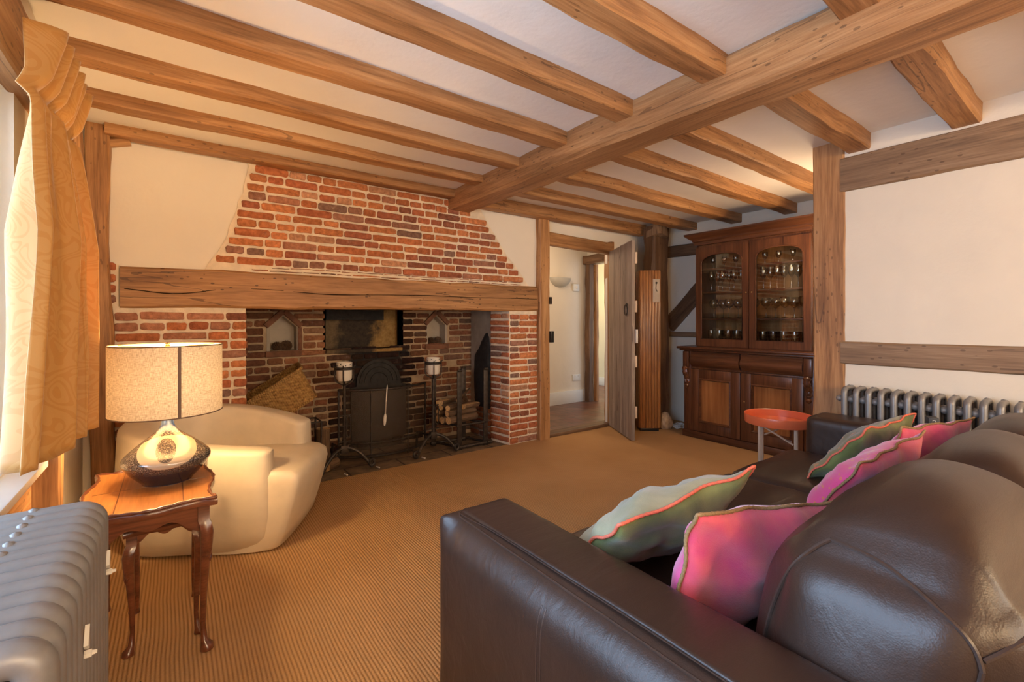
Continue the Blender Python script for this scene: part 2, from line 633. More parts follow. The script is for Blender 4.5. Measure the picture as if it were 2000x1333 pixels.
def flag_mat():
    m, nt, b = newmat('dusty_hearth_flags')
    v = coords(nt, (1, 1, 1))
    br = N(nt, 'ShaderNodeTexBrick')
    br.inputs['Scale'].default_value = 1.0
    br.inputs['Brick Width'].default_value = 0.42
    br.inputs['Row Height'].default_value = 0.24
    br.inputs['Mortar Size'].default_value = 0.006
    br.inputs['Color1'].default_value = (0.16, 0.105, 0.062, 1)
    br.inputs['Color2'].default_value = (0.24, 0.165, 0.10, 1)
    br.inputs['Mortar'].default_value = (0.045, 0.03, 0.02, 1)
    L(nt, v, br.inputs['Vector'])
    f = noise_tex(nt, v, 9, 5, 0.65)
    c = mix(nt, 1.0, br.outputs[0], ramp(nt, f, [(0.3, (0.45, 0.45, 0.45)), (0.7, (1.5, 1.45, 1.35))]), 'MULTIPLY')
    L(nt, c, b.inputs['Base Color'])
    b.inputs['Roughness'].default_value = 0.7
    L(nt, bump(nt, f, 0.5, 0.015), b.inputs['Normal'])
    return m


M_CARPET = carpet_mat()
M_TILE = tile_mat()
M_FLAG = flag_mat()

# floor: carpet up to the hearth and the door sill
struct(box_obj('floor', -0.42, 4.72, -2.62, 3.40, -0.12, 0.0, M_CARPET), 'golden ribbed sisal carpet covering the sitting room floor', 'carpet')
struct(box_obj('floor_hall', 2.72, 6.6, 3.40, 6.0, -0.12, -0.004, M_TILE), 'worn red and brown quarry tile floor of the hall beyond the doorway', 'floor')

# walls
OZ = (0, 0, 0)
struct(plate('wall_back', [(-0.42, 0), (0.36, 0), (0.36, 1.40), (2.49, 1.40), (2.49, 0), (2.90, 0), (2.90, 2.34), (-0.42, 2.34)], [], (0, 3.385, 0), (1, 0, 0), (0, 0, 1), (0, -1, 0), 0.10, M_PLASTER),
       'cream plaster wall around the brick chimney breast', 'wall')
struct(plate('wall_doorway', [(2.90, 0), (2.93, 0), (2.93, 1.89), (3.81, 1.89), (3.81, 0), (4.72, 0), (4.72, 2.34), (2.90, 2.34)], [], (0, 3.385, 0), (1, 0, 0), (0, 0, 1), (0, -1, 0), 0.03, M_PLASTER),
       'white plaster wall above and beside the hall doorway', 'wall')
struct(box_obj('wall_alcove', 4.62, 4.72, 1.02, 3.39, 0, 2.34, M_PLASTER), 'white plaster wall behind the dresser with a dark timber brace', 'wall')
struct(box_obj('wall_return', 3.30, 4.62, 1.02, 1.12, 0, 2.34, M_PLASTER), 'plaster return wall between radiator wall and dresser alcove', 'wall')
struct(box_obj('wall_right', 3.25, 3.35, -2.62, 1.02, 0, 2.34, M_PLASTER), 'cream plaster wall above and behind the long low radiator', 'wall')
struct(plate('wall_left', rect(-2.62, 3.40, 0, 2.34), [rect(0.02, 2.06, 0.70, 1.86)], (-0.40, 0, 0), (0, 1, 0), (0, 0, 1), (1, 0, 0), 0.16, M_PLASTER),
       'cream plaster wall with the side window and curtain', 'wall')
struct(plate('wall_rear', rect(-0.56, 3.35, 0, 2.34), [rect(0.65, 3.0, 0.75, 2.0)], (0, -2.62, 0), (1, 0, 0), (0, 0, 1), (0, 1, 0), 0.12, M_PLASTER),
       'plaster wall with a wide added window behind the viewer', 'wall')


# ceiling: a gently sagging grid
def cz(x, y):
    left = 2.285 - 0.022 * max(0, y)
    right = 2.245 - 0.009 * max(0, y)
    t = min(1, max(0, (x - 1.8) / 0.3))
    return left * (1 - t) + right * t


vs, fs = [], []
nx, ny = 26, 30
for j in range(ny + 1):
    for i in range(nx + 1):
        x = -0.56 + (4.72 + 0.56) * i / nx
        y = -2.74 + (3.42 + 2.74) * j / ny
        vs.append((x, y, cz(x, y) + 0.004 * noise.noise(Vector((x * 1.3, y * 1.3, 0)))))
for j in range(ny):
    for i in range(nx):
        a = j * (nx + 1) + i
        fs.append((a, a + nx + 1, a + nx + 2, a + 1))
o = mesh_obj('ceiling', vs, fs, M_CEIL, smooth=True)
sm = o.modifiers.new('thickness', 'SOLIDIFY')
sm.thickness = 0.08
sm.offset = -1
struct(o, 'white plaster ceiling between the oak joists', 'ceiling')

# main beam, running from the fireplace wall over the sofa
trim((1.94, 3.37, 2.165), (1.94, -2.55, 2.165), 0.215, 0.19, M_OAK, 'massive oak main beam crossing the whole ceiling diagonally over the sofa', 'ceiling beam', wob=0.010, cham=0.018)
# joists, fireplace side of the main beam
jy = [(0.52, 'second'), (1.055, ''), (1.52, ''), (1.99, ''), (2.46, ''), (2.90, '')]
JL = ['oak ceiling joist nearest the viewer, left of the main beam, cut by the top edge of the photo',
      'oak joist left of the main beam, first to show its full end at the top centre',
      'oak joist left of the main beam, fourth out from the brick chimney wall',
      'broad oak joist left of the main beam, passing just in front of the curtain top',
      'oak joist left of the main beam meeting the upper end of the curtain pleats',
      'slim oak joist left of the main beam, next to the chimney wall plate']
for (y, _), lb in zip(jy, JL):
    h = 0.125
    trim((-0.42, y, 2.17 + h / 2 - 0.002), (1.86, y, 2.17 + h / 2), 0.115, h, M_OAK, lb, wob=0.009)
for k in range(5):
    y = -0.02 - 0.5 * k
    trim((-0.42, y, 2.232), (1.86, y, 2.232), 0.115, 0.125, M_OAK, 'oak ceiling joist behind the viewer, left of the main beam')
trim((-0.30, 3.315, 2.195), (1.84, 3.315, 2.19), 0.10, 0.075, M_OAK, 'thin oak wall plate along the top of the brick chimney breast', 'wall plate', wob=0.008)
# joists, dresser side of the main beam
for y, xe, lb in [(0.49, 3.27, 'short oak joist right of the main beam ending on the wall near the top right corner'),
                  (0.945, 3.27, 'short oak joist right of the main beam ending just above the tall post'),
                  (1.43, 4.64, 'oak joist right of the main beam running behind the tall post'),
                  (1.865, 4.64, 'oak joist right of the main beam ending over the middle of the dresser cornice'),
                  (2.375, 4.64, 'oak joist right of the main beam ending over the far part of the dresser cornice'),
                  (2.865, 4.64, 'oak joist right of the main beam, next to the doorway wall plate')]:
    trim((2.02, y, 2.198), (xe, y, 2.195), 0.115, 0.11, M_OAK, lb, wob=0.008)
for k in range(5):
    y = -0.02 - 0.5 * k
    trim((2.02, y, 2.198), (3.27, y, 2.198), 0.115, 0.11, M_OAK, 'oak ceiling joist behind the viewer, right of the main beam')
trim((2.03, 3.32, 2.175), (4.28, 3.28, 2.165), 0.11, 0.12, M_OAK, 'brown oak wall plate above the hall doorway', 'wall plate')

# posts and rails
trim((-0.315, 3.345, 0.0), (-0.335, 3.345, 2.24), 0.10, 0.075, M_OAK, 'narrow oak corner post between curtain and chimney wall', 'post', wob=0.012)
trim((-0.385, 3.05, 2.13), (-0.385, 3.36, 1.55), 0.03, 0.10, M_OAK, 'oak brace on the side wall behind the curtain', 'brace')
trim((-0.29, 3.35, 2.125), (-0.20, 3.35, 2.155), 0.05, 0.04, M_OAK, 'small oak bracket under the wall plate at the corner post', 'bracket')
trim((2.862, 3.355, 0.0), (2.855, 3.355, 2.15), 0.125, 0.07, M_OAK, 'oak door post between the brick pier and the hall doorway', 'door post', wob=0.008)
trim((2.93, 3.37, 1.945), (3.86, 3.37, 1.92), 0.07, 0.125, M_OAK, 'oak lintel over the hall doorway', 'door lintel', wob=0.006)
trim((3.842, 3.385, 0.0), (3.842, 3.385, 2.0), 0.06, 0.10, M_OAK, 'oak jamb on the hinge side of the plank door', 'door post')
trim((4.30, 3.10, 0.0), (4.30, 3.12, 2.17), 0.28, 0.16, M_OAKD, 'thick dark oak corner post behind the tall slatted case', 'post', wob=0.018, cham=0.03)
trim((4.24, 3.06, 2.05), (4.26, 3.08, 2.17), 0.17, 0.20, M_OAKG, 'flared head of the dark corner post', 'post head', cham=0.03)
trim((4.60, 3.18, 1.93), (4.60, 1.2, 1.93), 0.05, 0.13, M_OAKD, 'dark oak rail on the alcove wall level with the dresser cornice', 'rail', wob=0.012)
trim((4.60, 3.16, 1.08), (4.60, 2.62, 1.62), 0.05, 0.17, M_OAKD, 'dark curved oak brace between corner post and dresser', 'brace', wob=0.016)
trim((4.60, 3.18, 0.985), (4.60, 1.2, 0.985), 0.05, 0.055, M_OAKG, 'thin grey oak rail on the alcove wall beside the dresser', 'rail')
trim((3.315, 1.095, 0.0), (3.315, 1.095, 2.235), 0.15, 0.17, M_OAK, 'tall oak post between dresser alcove and radiator wall', 'post', wob=0.008)
trim((3.262, 1.03, 2.027), (3.262, -2.6, 2.02), 0.05, 0.205, M_OAKG, 'wide grey-brown oak rail high on the radiator wall', 'rail')
trim((3.262, 1.03, 0.952), (3.262, -2.6, 0.955), 0.05, 0.135, M_OAKG, 'brown oak rail on the wall just above the long radiator', 'rail')
# side window timbers
trim((-0.385, 2.28, 1.975), (-0.385, -2.6, 1.975), 0.06, 0.235, M_OAK, 'old oak head beam over the side window', 'window beam', wob=0.012)
trim((-0.385, 2.16, 0.0), (-0.385, 2.16, 0.72), 0.16, 0.05, M_OAK, 'short oak post under the side window sill', 'post')
trim((-0.385, 2.06, 0.60), (-0.385, -0.1, 0.60), 0.05, 0.14, M_OAK, 'oak board below the side window sill', 'rail')

# side window (left wall)
WD = M_WHITE


def glass_mat(name, rough=0.0, tint=(1, 1, 1), base=0.04, glint=0.9):
    m = bpy.data.materials.new(name)
    m.use_nodes = True
    nt = m.node_tree
    nt.nodes.clear()
    out = N(nt, 'ShaderNodeOutputMaterial')
    tr = N(nt, 'ShaderNodeBsdfTransparent')
    tr.inputs[0].default_value = tint + (1,)
    gl = N(nt, 'ShaderNodeBsdfGlossy')
    gl.inputs['Roughness'].default_value = rough
    lw = N(nt, 'ShaderNodeLayerWeight')
    lw.inputs[0].default_value = 0.25
    f = math_n(nt, 'ADD', math_n(nt, 'MULTIPLY', lw.outputs['Fresnel'], glint), base)
    mx = N(nt, 'ShaderNodeMixShader')
    L(nt, f, mx.inputs[0])
    L(nt, tr.outputs[0], mx.inputs[1])
    L(nt, gl.outputs[0], mx.inputs[2])
    L(nt, mx.outputs[0], out.inputs[0])
    return m


M_PANE = glass_mat('window_glass', 0.0, base=0.02)
M_CABGLASS = glass_mat('cabinet_glass', 0.015, tint=(0.97, 0.98, 0.96), base=0.055, glint=0.9)
M_TUMBLER = glass_mat('drinking_glass', 0.03, tint=(0.90, 0.92, 0.92), base=0.14, glint=1.6)


def window(n, O, U, width, z0, z1, mull, label):
    O, U = Vector(O), Vector(U)
    W = U.cross(Vector((0, 0, 1)))
    e = empty('window_%d' % n, O)
    struct(e, label, 'window')
    R = Matrix((U, W, Vector((0, 0, 1)))).transposed().to_4x4()
    bm = bmesh.new()
    for a, b, c, d in [(0, width, z0, z0 + 0.05), (0, width, z1 - 0.05, z1), (0, 0.05, z0 + 0.05, z1 - 0.05), (width - 0.05, width, z0 + 0.05, z1 - 0.05)]:
        box(bm, a, b, -0.03, 0.03, c, d, 0.004, M=R)
    for k in range(1, mull):
        x = width * k / mull
        box(bm, x - 0.02, x + 0.02, -0.025, 0.025, z0 + 0.05, z1 - 0.05, 0.003, M=R)
    for q in (1, 2):
        z = z0 + (z1 - z0) * q / 3
        box(bm, 0.05, width - 0.05, -0.008, 0.008, z - 0.008, z + 0.008, M=R)
    bm_obj('window_frame', bm, WD, e)
    bm = bmesh.new()
    box(bm, 0.04, width - 0.04, -0.003, 0.003, z0 + 0.04, z1 - 0.04, M=R)
    bm_obj('window_pane', bm, M_PANE, e)
    return e


window(1, (-0.49, 0.02, 0), (0, 1, 0), 2.04, 0.70, 1.86, 4, 'white framed side window behind the gold curtain')
window(2, (0.65, -2.68, 0), (1, 0, 0), 2.35, 0.75, 2.0, 4, 'wide white framed window added behind the viewer for fill light')  # unseen window added to carry the rear fill
TR[0] += 1
struct(box_obj('trim_%d' % TR[0], -0.47, -0.33, -0.05, 2.10, 0.670, 0.695, M_WHITE, bev=0.004), 'white painted sill of the side window', 'window sill')

# hall beyond the doorway
struct(box_obj('wall_hall_back', 2.80, 4.75, 4.60, 4.70, -0.01, 2.4, M_PLASTER), 'cream hall wall with a plaster uplighter, seen through the doorway', 'wall')
struct(plate('wall_hall_side', [(3.50, -0.01), (4.02, -0.01), (4.02, 1.93), (4.50, 1.93), (4.50, -0.01), (4.62, -0.01), (4.62, 2.4), (3.50, 2.4)], [], (4.75, 0, 0), (0, 1, 0), (0, 0, 1), (-1, 0, 0), 0.08, M_PLASTER),
       'white hall wall with the dark framed inner doorway', 'wall')
struct(box_obj('wall_hall_near', 2.72, 2.80, 3.49, 4.70, -0.01, 2.4, M_PLASTER), 'plaster wall closing the near end of the hall', 'wall')
struct(box_obj('ceiling_hall', 2.72, 6.6, 3.50, 6.0, 2.25, 2.33, M_CEIL), 'white hall ceiling', 'ceiling')
M_YEL = plaster_mat('pale_yellow_plaster', (0.84, 0.76, 0.55))
struct(box_obj('wall_far_room', 6.05, 6.15, 3.50, 6.0, -0.01, 2.33, M_YEL), 'pale yellow wall of the lit room beyond the hall', 'wall')
struct(box_obj('wall_far_side', 4.83, 6.05, 5.85, 5.95, -0.01, 2.33, M_YEL), 'side wall of the lit room beyond the hall', 'wall')
trim((4.72, 4.535, 0.0), (4.72, 4.52, 1.97), 0.09, 0.09, M_OAKD, 'dark crooked timber jamb of the inner hall doorway', 'door post', wob=0.014)
trim((4.80, 4.475, 0.0), (4.80, 4.475, 1.93), 0.05, 0.06, M_OAK, 'lighter oak lining of the inner hall doorway', 'door post')
trim((4.70, 4.58, 1.99), (4.70, 3.9, 1.99), 0.12, 0.12, M_OAKD, 'dark timber lintel of the inner hall doorway', 'door lintel', wob=0.012)
trim((4.30, 4.30, 2.22), (4.75, 4.30, 2.20), 0.09, 0.09, M_OAKD, 'dark beam end under the hall ceiling', 'beam')
trim((2.92, 3.42, 0.005), (3.87, 3.40, 0.005), 0.15, 0.05, M_OAKD, 'worn dark timber threshold of the hall doorway', 'door sill')
TR[0] += 1
struct(box_obj('baseboard_hall', 2.80, 4.74, 4.575, 4.60, -0.004, 0.17, M_WHITE, bev=0.004), 'white skirting board along the hall wall', 'skirting board')
struct(box_obj('baseboard_hall_side', 4.725, 4.75, 4.50, 4.575, -0.004, 0.20, M_WHITE, bev=0.004), 'white skirting block beside the dark hall jamb', 'skirting board')
struct(box_obj('baseboard_far_room', 6.03, 6.05, 3.5, 5.84, -0.004, 0.14, M_WHITE, bev=0.004), 'white skirting board in the lit far room', 'skirting board')


def uplighter(name, loc, rz, label, mat):
    bm = bmesh.new()
    n = 14
    rows = []
    for j in range(7):
        t = j / 6
        r = 0.17 * math.sin(t * PI / 2) ** 0.7 + 0.012
        z = -0.13 + 0.13 * t ** 1.3
        rows.append([bm.verts.new((r * math.cos(PI * i / n), -r * 0.62 * math.sin(PI * i / n), z)) for i in range(n + 1)])
    for a, b in zip(rows, rows[1:]):
        for i in range(n):
            bm.faces.new((a[i], a[i + 1], b[i + 1], b[i]))
    bmesh.ops.solidify(bm, geom=bm.faces[:], thickness=0.006)
    o = bm_obj(name, bm, mat, smooth=True, angle=50)
    o.location = loc
    o.rotation_euler = (0, 0, rz)
    return tag(o, label, 'wall light')


uplighter('wall_uplighter', (4.22, 4.60, 1.72), 0, 'unlit white half-bowl uplighter on the hall wall', M_WHITE)
uplighter('wall_uplighter', (6.05, 4.99, 1.50), PI / 2 * -1 + PI, 'glowing half-bowl uplighter in the far yellow room', M_WHITE)
uplighter('wall_uplighter', (3.74, 1.12, 1.50), PI, 'added white half-bowl uplighter for the alcove fill light, hidden on the return wall', M_WHITE)  # fixture added to house the alcove fill light
uplighter('wall_uplighter', (2.55, -2.62, 1.72), PI, 'added white half-bowl uplighter for fill light, behind the viewer near the radiator wall', M_WHITE)  # this and the next fixture added to house the rear fill lights
uplighter('wall_uplighter', (0.25, -2.62, 1.72), PI, 'added white half-bowl uplighter for fill light, behind the viewer near the window wall', M_WHITE)

e = empty('thermostat', (4.515, 4.60, 1.60), 0, 'small cream thermostat box on the hall wall', 'thermostat')
box_obj('casing', -0.06, 0.05, -0.03, 0, -0.05, 0.05, M_WHITE, e, 0.006)
box_obj('dial', -0.02, 0.02, -0.036, -0.029, -0.02, 0.02, M_WAX, e, 0.003)
e = empty('wall_socket', (4.53, 4.60, 0.34), 0, 'white double plug socket low on the hall wall', 'socket')
box_obj('faceplate', -0.075, 0.075, -0.012, 0, -0.045, 0.045, M_WHITE, e, 0.004)
for sx in (-1, 1):
    box_obj('switch', sx * 0.03 - 0.006, sx * 0.03 + 0.006, -0.016, -0.011, 0.015, 0.032, M_WAX, e, 0.001)

# ------------------------------------------------------------------ brickwork
BRICK_COLS = [(0.47, 0.155, 0.062), (0.52, 0.19, 0.075), (0.42, 0.13, 0.058), (0.56, 0.21, 0.085), (0.37, 0.12, 0.062),
              (0.44, 0.19, 0.11), (0.33, 0.155, 0.10), (0.25, 0.14, 0.10), (0.50, 0.25, 0.14), (0.29, 0.105, 0.06)]


def course_fill(a, b, rnd):
    out = []
    x = a
    while b - x > 0.035:
        ln = rnd.choice((0.205, 0.215, 0.195, 0.10, 0.105, 0.095)) * rnd.uniform(0.94, 1.05)
        if b - x - ln < 0.07:
            ln = b - x
            if ln > 0.26:
                ln /= 2
        out.append((x, min(b, x + ln)))
        x += ln + rnd.uniform(0.009, 0.015)
    return out


def bricks(name, O, U, Nn, z0, z1, spans, parent, proud=0.011, pitch=0.060, seed=1, tone=None, slope=0.0, fat=1.0, label=None):
    """one mesh of hand-made bricks; spans(z) -> list of (u0, u1) intervals for the course centred on z"""
    rnd = random.Random(seed)
    O, U, Nn = Vector(O), Vector(U), Vector(Nn)
    verts, faces, cols = [], [], []
    z = z0
    row = 0
    while z + pitch * 0.7 < z1:
        h = pitch - rnd.uniform(0.012, 0.017)
        zc = z + pitch / 2
        for (a, b) in spans(zc):
            st = rnd.uniform(0, 0.006)
            for (p, q) in course_fill(a + st, b, rnd):
                um, hw = (p + q) / 2, (q - p) / 2
                if rnd.random() < 0.012:
                    continue
                hh = h / 2 * rnd.uniform(0.88, 1.06)
                zz = zc + rnd.uniform(-0.0025, 0.0025) + slope * um + 0.005 * noise.noise(Vector((um * 1.5, zc * 3, seed)))
                base = BRICK_COLS[rnd.choices(range(10), (10, 9, 8, 6, 6, 5, 4, 3, 4, 4))[0]]
                j = rnd.uniform(0.95, 1.28)
                c = [min(1, k * j) for k in base]
                if tone:
                    c = tone(um, zz, c, rnd)
                pr = proud * rnd.uniform(0.6, 1.25)
                n0 = len(verts)
                outl = []
                rr = min(0.010, hh * 0.45)
                for (sx, sz) in ((-1, -1), (1, -1), (1, 1), (-1, 1)):
                    cx, cy = sx * (hw - rr), sz * (hh - rr)
                    arc = [(sx * rr, 0), (sx * rr * .7, sz * rr * .7), (0, sz * rr)]
                    if sx * sz < 0:
                        arc = [arc[2], arc[1], arc[0]]
                    outl += [(cx + dx, cy + dz) for dx, dz in arc]
                    if sz < 0 and sx < 0 or sz > 0 and sx > 0:
                        m = -sx
                        for t in (0.5, 0.0, -0.5):
                            outl.append((sx * 0 - m * -1 * 0 + (-1 if sx > 0 else 1) * -hw * t * 1.0 * (1), sz * hh))
                # outline goes counter-clockwise; jitter
                jit = [(x + rnd.uniform(-.0022, .0022), y + rnd.uniform(-.0022, .0022)) for x, y in outl]
                m = len(jit)
                for dep, ins in ((-0.004, 0.0), (pr * 0.65, 0.0), (pr, 0.0035)):
                    for x, y in jit:
                        l = math.hypot(x, y) or 1
                        x2 = x - ins * (1 if x > 0 else -1) * (1 if abs(x) > hw * 0.6 else 0)
                        y2 = y - ins * (1 if y > 0 else -1) * (1 if abs(y) > hh * 0.5 else 0)
                        verts.append(O + U * (um + x2) + Vector((0, 0, zz + y2)) + Nn * dep)
                for r in range(2):
                    for k in range(m):
                        a0, b0 = n0 + r * m + k, n0 + r * m + (k + 1) % m
                        faces.append((a0, b0, b0 + m, a0 + m))
                faces.append(tuple(n0 + 2 * m + k for k in range(m)))
                al = rnd.uniform(0.3, 1.0) if not tone else 0.3
                cols += [(c[0], c[1], c[2], al)] * (2 * m + 1)
        z += pitch
        row += 1
    me = bpy.data.meshes.new(name)
    me.from_pydata([tuple(v) for v in verts], [], faces)
    at = me.color_attributes.new('Col', 'FLOAT_COLOR', 'CORNER')
    k = 0
    for p, c in zip(me.polygons, cols):
        p.use_smooth = True
        for li in p.loop_indices:
            at.data[li].color = c
    me.materials.append(M_BRICK)
    bm = bmesh.new()
    bm.from_mesh(me)
    bmesh.ops.recalc_face_normals(bm, faces=bm.faces)
    bm.to_mesh(me)
    bm.free()
    me.set_sharp_from_angle(angle=math.radians(50))
    o = bpy.data.objects.new(name, me)
    COL.objects.link(o)
    o.parent = parent
    if label:
        o['label'] = label
    return o


def lerp_tab(tab, z):
    if z <= tab[0][0]:
        return tab[0][1]
    for (a, x), (b, y) in zip(tab, tab[1:]):
        if z <= b:
            return x + (y - x) * (z - a) / (b - a)
    return tab[-1][1]


FP = empty('fireplace', (1.4, 3.40, 0), 0, 'wide inglenook fireplace of old red brick with a stepped chimney breast', 'fireplace')
PX = Vector((1.4, 3.40, 0))      # children of FP are built in world space and shifted
FPM = Matrix.Translation(-PX)


def fp(o):
    o.parent = FP
    o.matrix_parent_inverse = FPM
    return o


LT = [(1.46, 0.165), (1.53, 0.21), (1.59, 0.255), (1.72, 0.30), (1.90, 0.357), (2.12, 0.405), (2.3, 0.42)]
RT = [(1.46, 2.68), (1.52, 2.63), (1.60, 2.565), (1.73, 2.425), (1.90, 2.29), (2.12, 2.13), (2.3, 2.03)]
rj = random.Random(3)


def breast_span(z):
    k = rj.uniform(-0.015, 0.015)
    return [(lerp_tab(LT, z) + k, lerp_tab(RT, z) - k)]


YF = 3.372
poly = []
for i in range(14):
    z = 1.455 + (2.19 - 1.455) * i / 13
    poly.append((lerp_tab(RT, z) + 0.022 + 0.018 * noise.noise(Vector((z * 14, 0, 1))), z))
for i in range(14):
    z = 2.19 - (2.19 - 1.455) * i / 13
    poly.append((lerp_tab(LT, z) - 0.022 + 0.018 * noise.noise(Vector((z * 14, 7, 1))), z))
fp(plate('mortar_bed', poly, [], (0, YF, 0), (1, 0, 0), (0, 0, 1), (0, -1, 0), 0.03, M_MORTAR))
fp(bricks('chimney_breast', (0, YF, 0), (1, 0, 0), (0, -1, 0), 1.505, 2.19, breast_span, None, seed=11, slope=-0.006,
          label='orange-red brick chimney breast stepping in towards the ceiling'))
fp(bricks('tile_course', (0, YF, 0), (1, 0, 0), (0, -1, 0), 1.462, 1.505, lambda z: [(0.40, 2.60)], None, seed=12, pitch=0.021, proud=0.007,
          label='thin courses of broken tile over the mantel beam'))

# mantel beam
M_MANTEL = wood('mantel_oak', (0.22, 0.095, 0.030), (0.42, 0.20, 0.072), (0.58, 0.31, 0.125), rough=0.55, spots=0.7, cracks=0.6, bmp=0.6)
o = timber('mantel_beam', (-0.245, 3.46, 1.337), (2.80, 3.46, 1.350), 0.21, 0.235, M_MANTEL, None, wob=0.010, cham=0.014, seed=51)
# the long drying crack: a groove cut along the face
gb = bmesh.new()
gp = []
for i in range(70):
    x = 0.02 + 3.0 * i / 69
    zc_ = -0.005 + 0.022 * noise.noise(Vector((x * 1.3, 4.0, 0))) + (0.03 * math.exp(-((x - 0.25) / 0.18) ** 2) * -1) + 0.012 * math.exp(-((x - 0.7) / 0.3) ** 2)
    gp.append((x, 0.1075, zc_))
rr_ = [0.0020 + 0.0035 * abs(noise.noise(Vector((i * 0.13, 1, 1)))) for i in range(70)]
tube(gb, gp, rr_, 6)
M_DARK = plain('dark_crack', (0.03, 0.014, 0.007), 0.95, var=0.1, spec=0.05)
g = bm_obj('drying_crack', gb, M_DARK)
g.location = (0, 0, 0)
bpy.context.view_layer.update()
mw = o.matrix_world.copy()
# face towards the room is local -Y or +Y depending on orientation
sgn = -1 if (mw.to_3x3() @ Vector((0, 1, 0))).y > 0 else 1
for v in g.data.vertices:
    v.co.y *= sgn
g.parent = o
g.matrix_parent_inverse = Matrix.Identity(4)
fp_beam = o
o.parent = FP
o.matrix_parent_inverse = FPM
o['label'] = 'long cracked oak mantel beam'

# left pier
fp(plate('mortar_bed', [(-0.345, 0), (0.37, 0), (0.37, 1.225), (-0.25, 1.225), (-0.25, 1.46), (-0.345, 1.46)], [], (0, YF, 0), (1, 0, 0), (0, 0, 1), (0, -1, 0), 0.03, M_MORTAR))
fp(bricks('brick_pier', (0, YF, 0), (1, 0, 0), (0, -1, 0), 0.0, 1.225, lambda z: [(-0.27, 0.372)], None, seed=21, label='left brick pier behind the table lamp'))
fp(bricks('brick_pier_top', (0, YF, 0), (1, 0, 0), (0, -1, 0), 1.235, 1.46, lambda z: [(-0.315, -0.262)], None, seed=22, label='stub of bricks at the left end of the mantel beam'))
# left reveal
fp(box_obj('mortar_bed', 0.30, 0.372, YF + 0.02, 4.02, 0, 1.40, M_SOOTMORTAR))


def sooty(cx0, cx1, depth=0.55):
    def f(u, z, c, rnd):
        # soot in a plume over the fire, dusty elsewhere
        d = abs(u - 1.47 + rnd.uniform(-0.05, 0.05)) / 0.29
        k = 1.0 if d < 1 else max(0.0, 1 - (d - 1) * 1.6)
        g = 0.66 - 0.60 * k ** 0.7 * (1 if z < 1.0 else 0.85)
        if u < 0.72:
            g *= 0.80
        if z < 0.30:
            g *= 0.75
        g *= rnd.uniform(0.8, 1.15)
        m = (c[0] + c[1] + c[2]) / 3
        w3 = (1.05, 0.66, 0.42)
        return [max(0.010, (0.60 * q + 0.40 * m * t_) * g) for q, t_ in zip(c, w3)]
    return f


fp(bricks('reveal_bricks', (0.372, 0, 0), (0, 1, 0), (1, 0, 0), 0, 1.24, lambda z: [(YF + 0.02, 3.99)], None, seed=23, tone=sooty(0, 0)))

# right pier: front face, angled reveal
fp(plate('mortar_bed', [(2.50, 0), (2.80, 0), (2.80, 1.235), (2.47, 1.235)], [], (0, YF, 0), (1, 0, 0), (0, 0, 1), (0, -1, 0), 0.03, M_MORTAR))
fp(bricks('brick_pier', (0, YF, 0), (1, 0, 0), (0, -1, 0), 0.015, 1.235, lambda z: [(2.475, 2.795)], None, seed=31, slope=-0.004, label='right brick pier beside the doorway'))
a_, b_ = Vector((2.47, YF, 0)), Vector((2.435, 3.62, 0))
U_ = (b_ - a_).normalized()
N_ = Vector((-U_.y, U_.x, 0))
ln_ = (b_ - a_).length
fp(plate('mortar_bed', rect(0, ln_, 0, 1.235), [], a_, U_, (0, 0, 1), N_, 0.06, M_MORTAR))
fp(bricks('reveal_bricks', a_ + N_ * 0.001, U_, N_, 0.015, 1.235, lambda z: [(0.0, ln_)], None, seed=32))
M_SOOTP = plain('smoky_plaster', (0.36, 0.29, 0.22), 0.85, var=0.25, scale=6, bmp=0.4, bscale=30)
M_SOOT = plain('thick_soot', (0.016, 0.014, 0.013), 0.75, var=0.5, scale=30, bmp=0.9, bscale=50)
fp(box_obj('smoky_plaster', 2.44, 2.50, 3.615, 4.02, 0.0, 1.40, M_SOOTP))
fp(bricks('reveal_bricks', (2.44, 0, 0), (0, 1, 0), (-1, 0, 0), 0.0, 0.33, lambda z: [(3.62, 3.99)], None, seed=33, tone=lambda u, z, c, r: [q * 0.6 for q in c]))
# crust of soot on the reveal: a lumpy sheet with an irregular outline
out = [(3.625, 0.34), (3.63, 0.62), (3.635, 0.84), (3.66, 0.99), (3.70, 1.03), (3.745, 1.0), (3.80, 0.92), (3.86, 0.86), (3.915, 0.80), (3.93, 0.55), (3.92, 0.40), (3.90, 0.30), (3.75, 0.28), (3.65, 0.27)]
bm = bmesh.new()
cen = bm.verts.new((2.415, 3.77, 0.62))
rings = []
for s_, dx in ((1.0, 0.0), (0.93, -0.012), (0.7, -0.022), (0.4, -0.024)):
    ring = []
    for i in range(56):
        t = i / 56 * len(out)
        p, q = out[int(t)], out[(int(t) + 1) % len(out)]
        f_ = t - int(t)
        y, z = p[0] + (q[0] - p[0]) * f_, p[1] + (q[1] - p[1]) * f_
        jj = 1 + 0.05 * noise.noise(Vector((i * 0.9, s_ * 3, 0)))
        y, z = 3.77 + (y - 3.77) * s_ * jj, 0.62 + (z - 0.62) * s_ * jj
        ring.append(bm.verts.new((2.440 + dx + 0.006 * noise.noise(Vector((y * 25, z * 25, 0))), y, z)))
    rings.append(ring)
for r0, r1 in zip(rings, rings[1:]):
    for i in range(56):
        bm.faces.new((r0[i], r0[(i + 1) % 56], r1[(i + 1) % 56], r1[i]))
for i in range(56):
    bm.faces.new((rings[-1][i], rings[-1][(i + 1) % 56], cen))
fp(bm_obj('soot_crust', bm, M_SOOT, smooth=True, angle=60))

# firebox back with two gabled niches and the smoke recess
NL, NR, RC = (0.60, 0.80, 0.905), (1.955, 2.145, 0.915), (1.02, 1.69, 0.895)


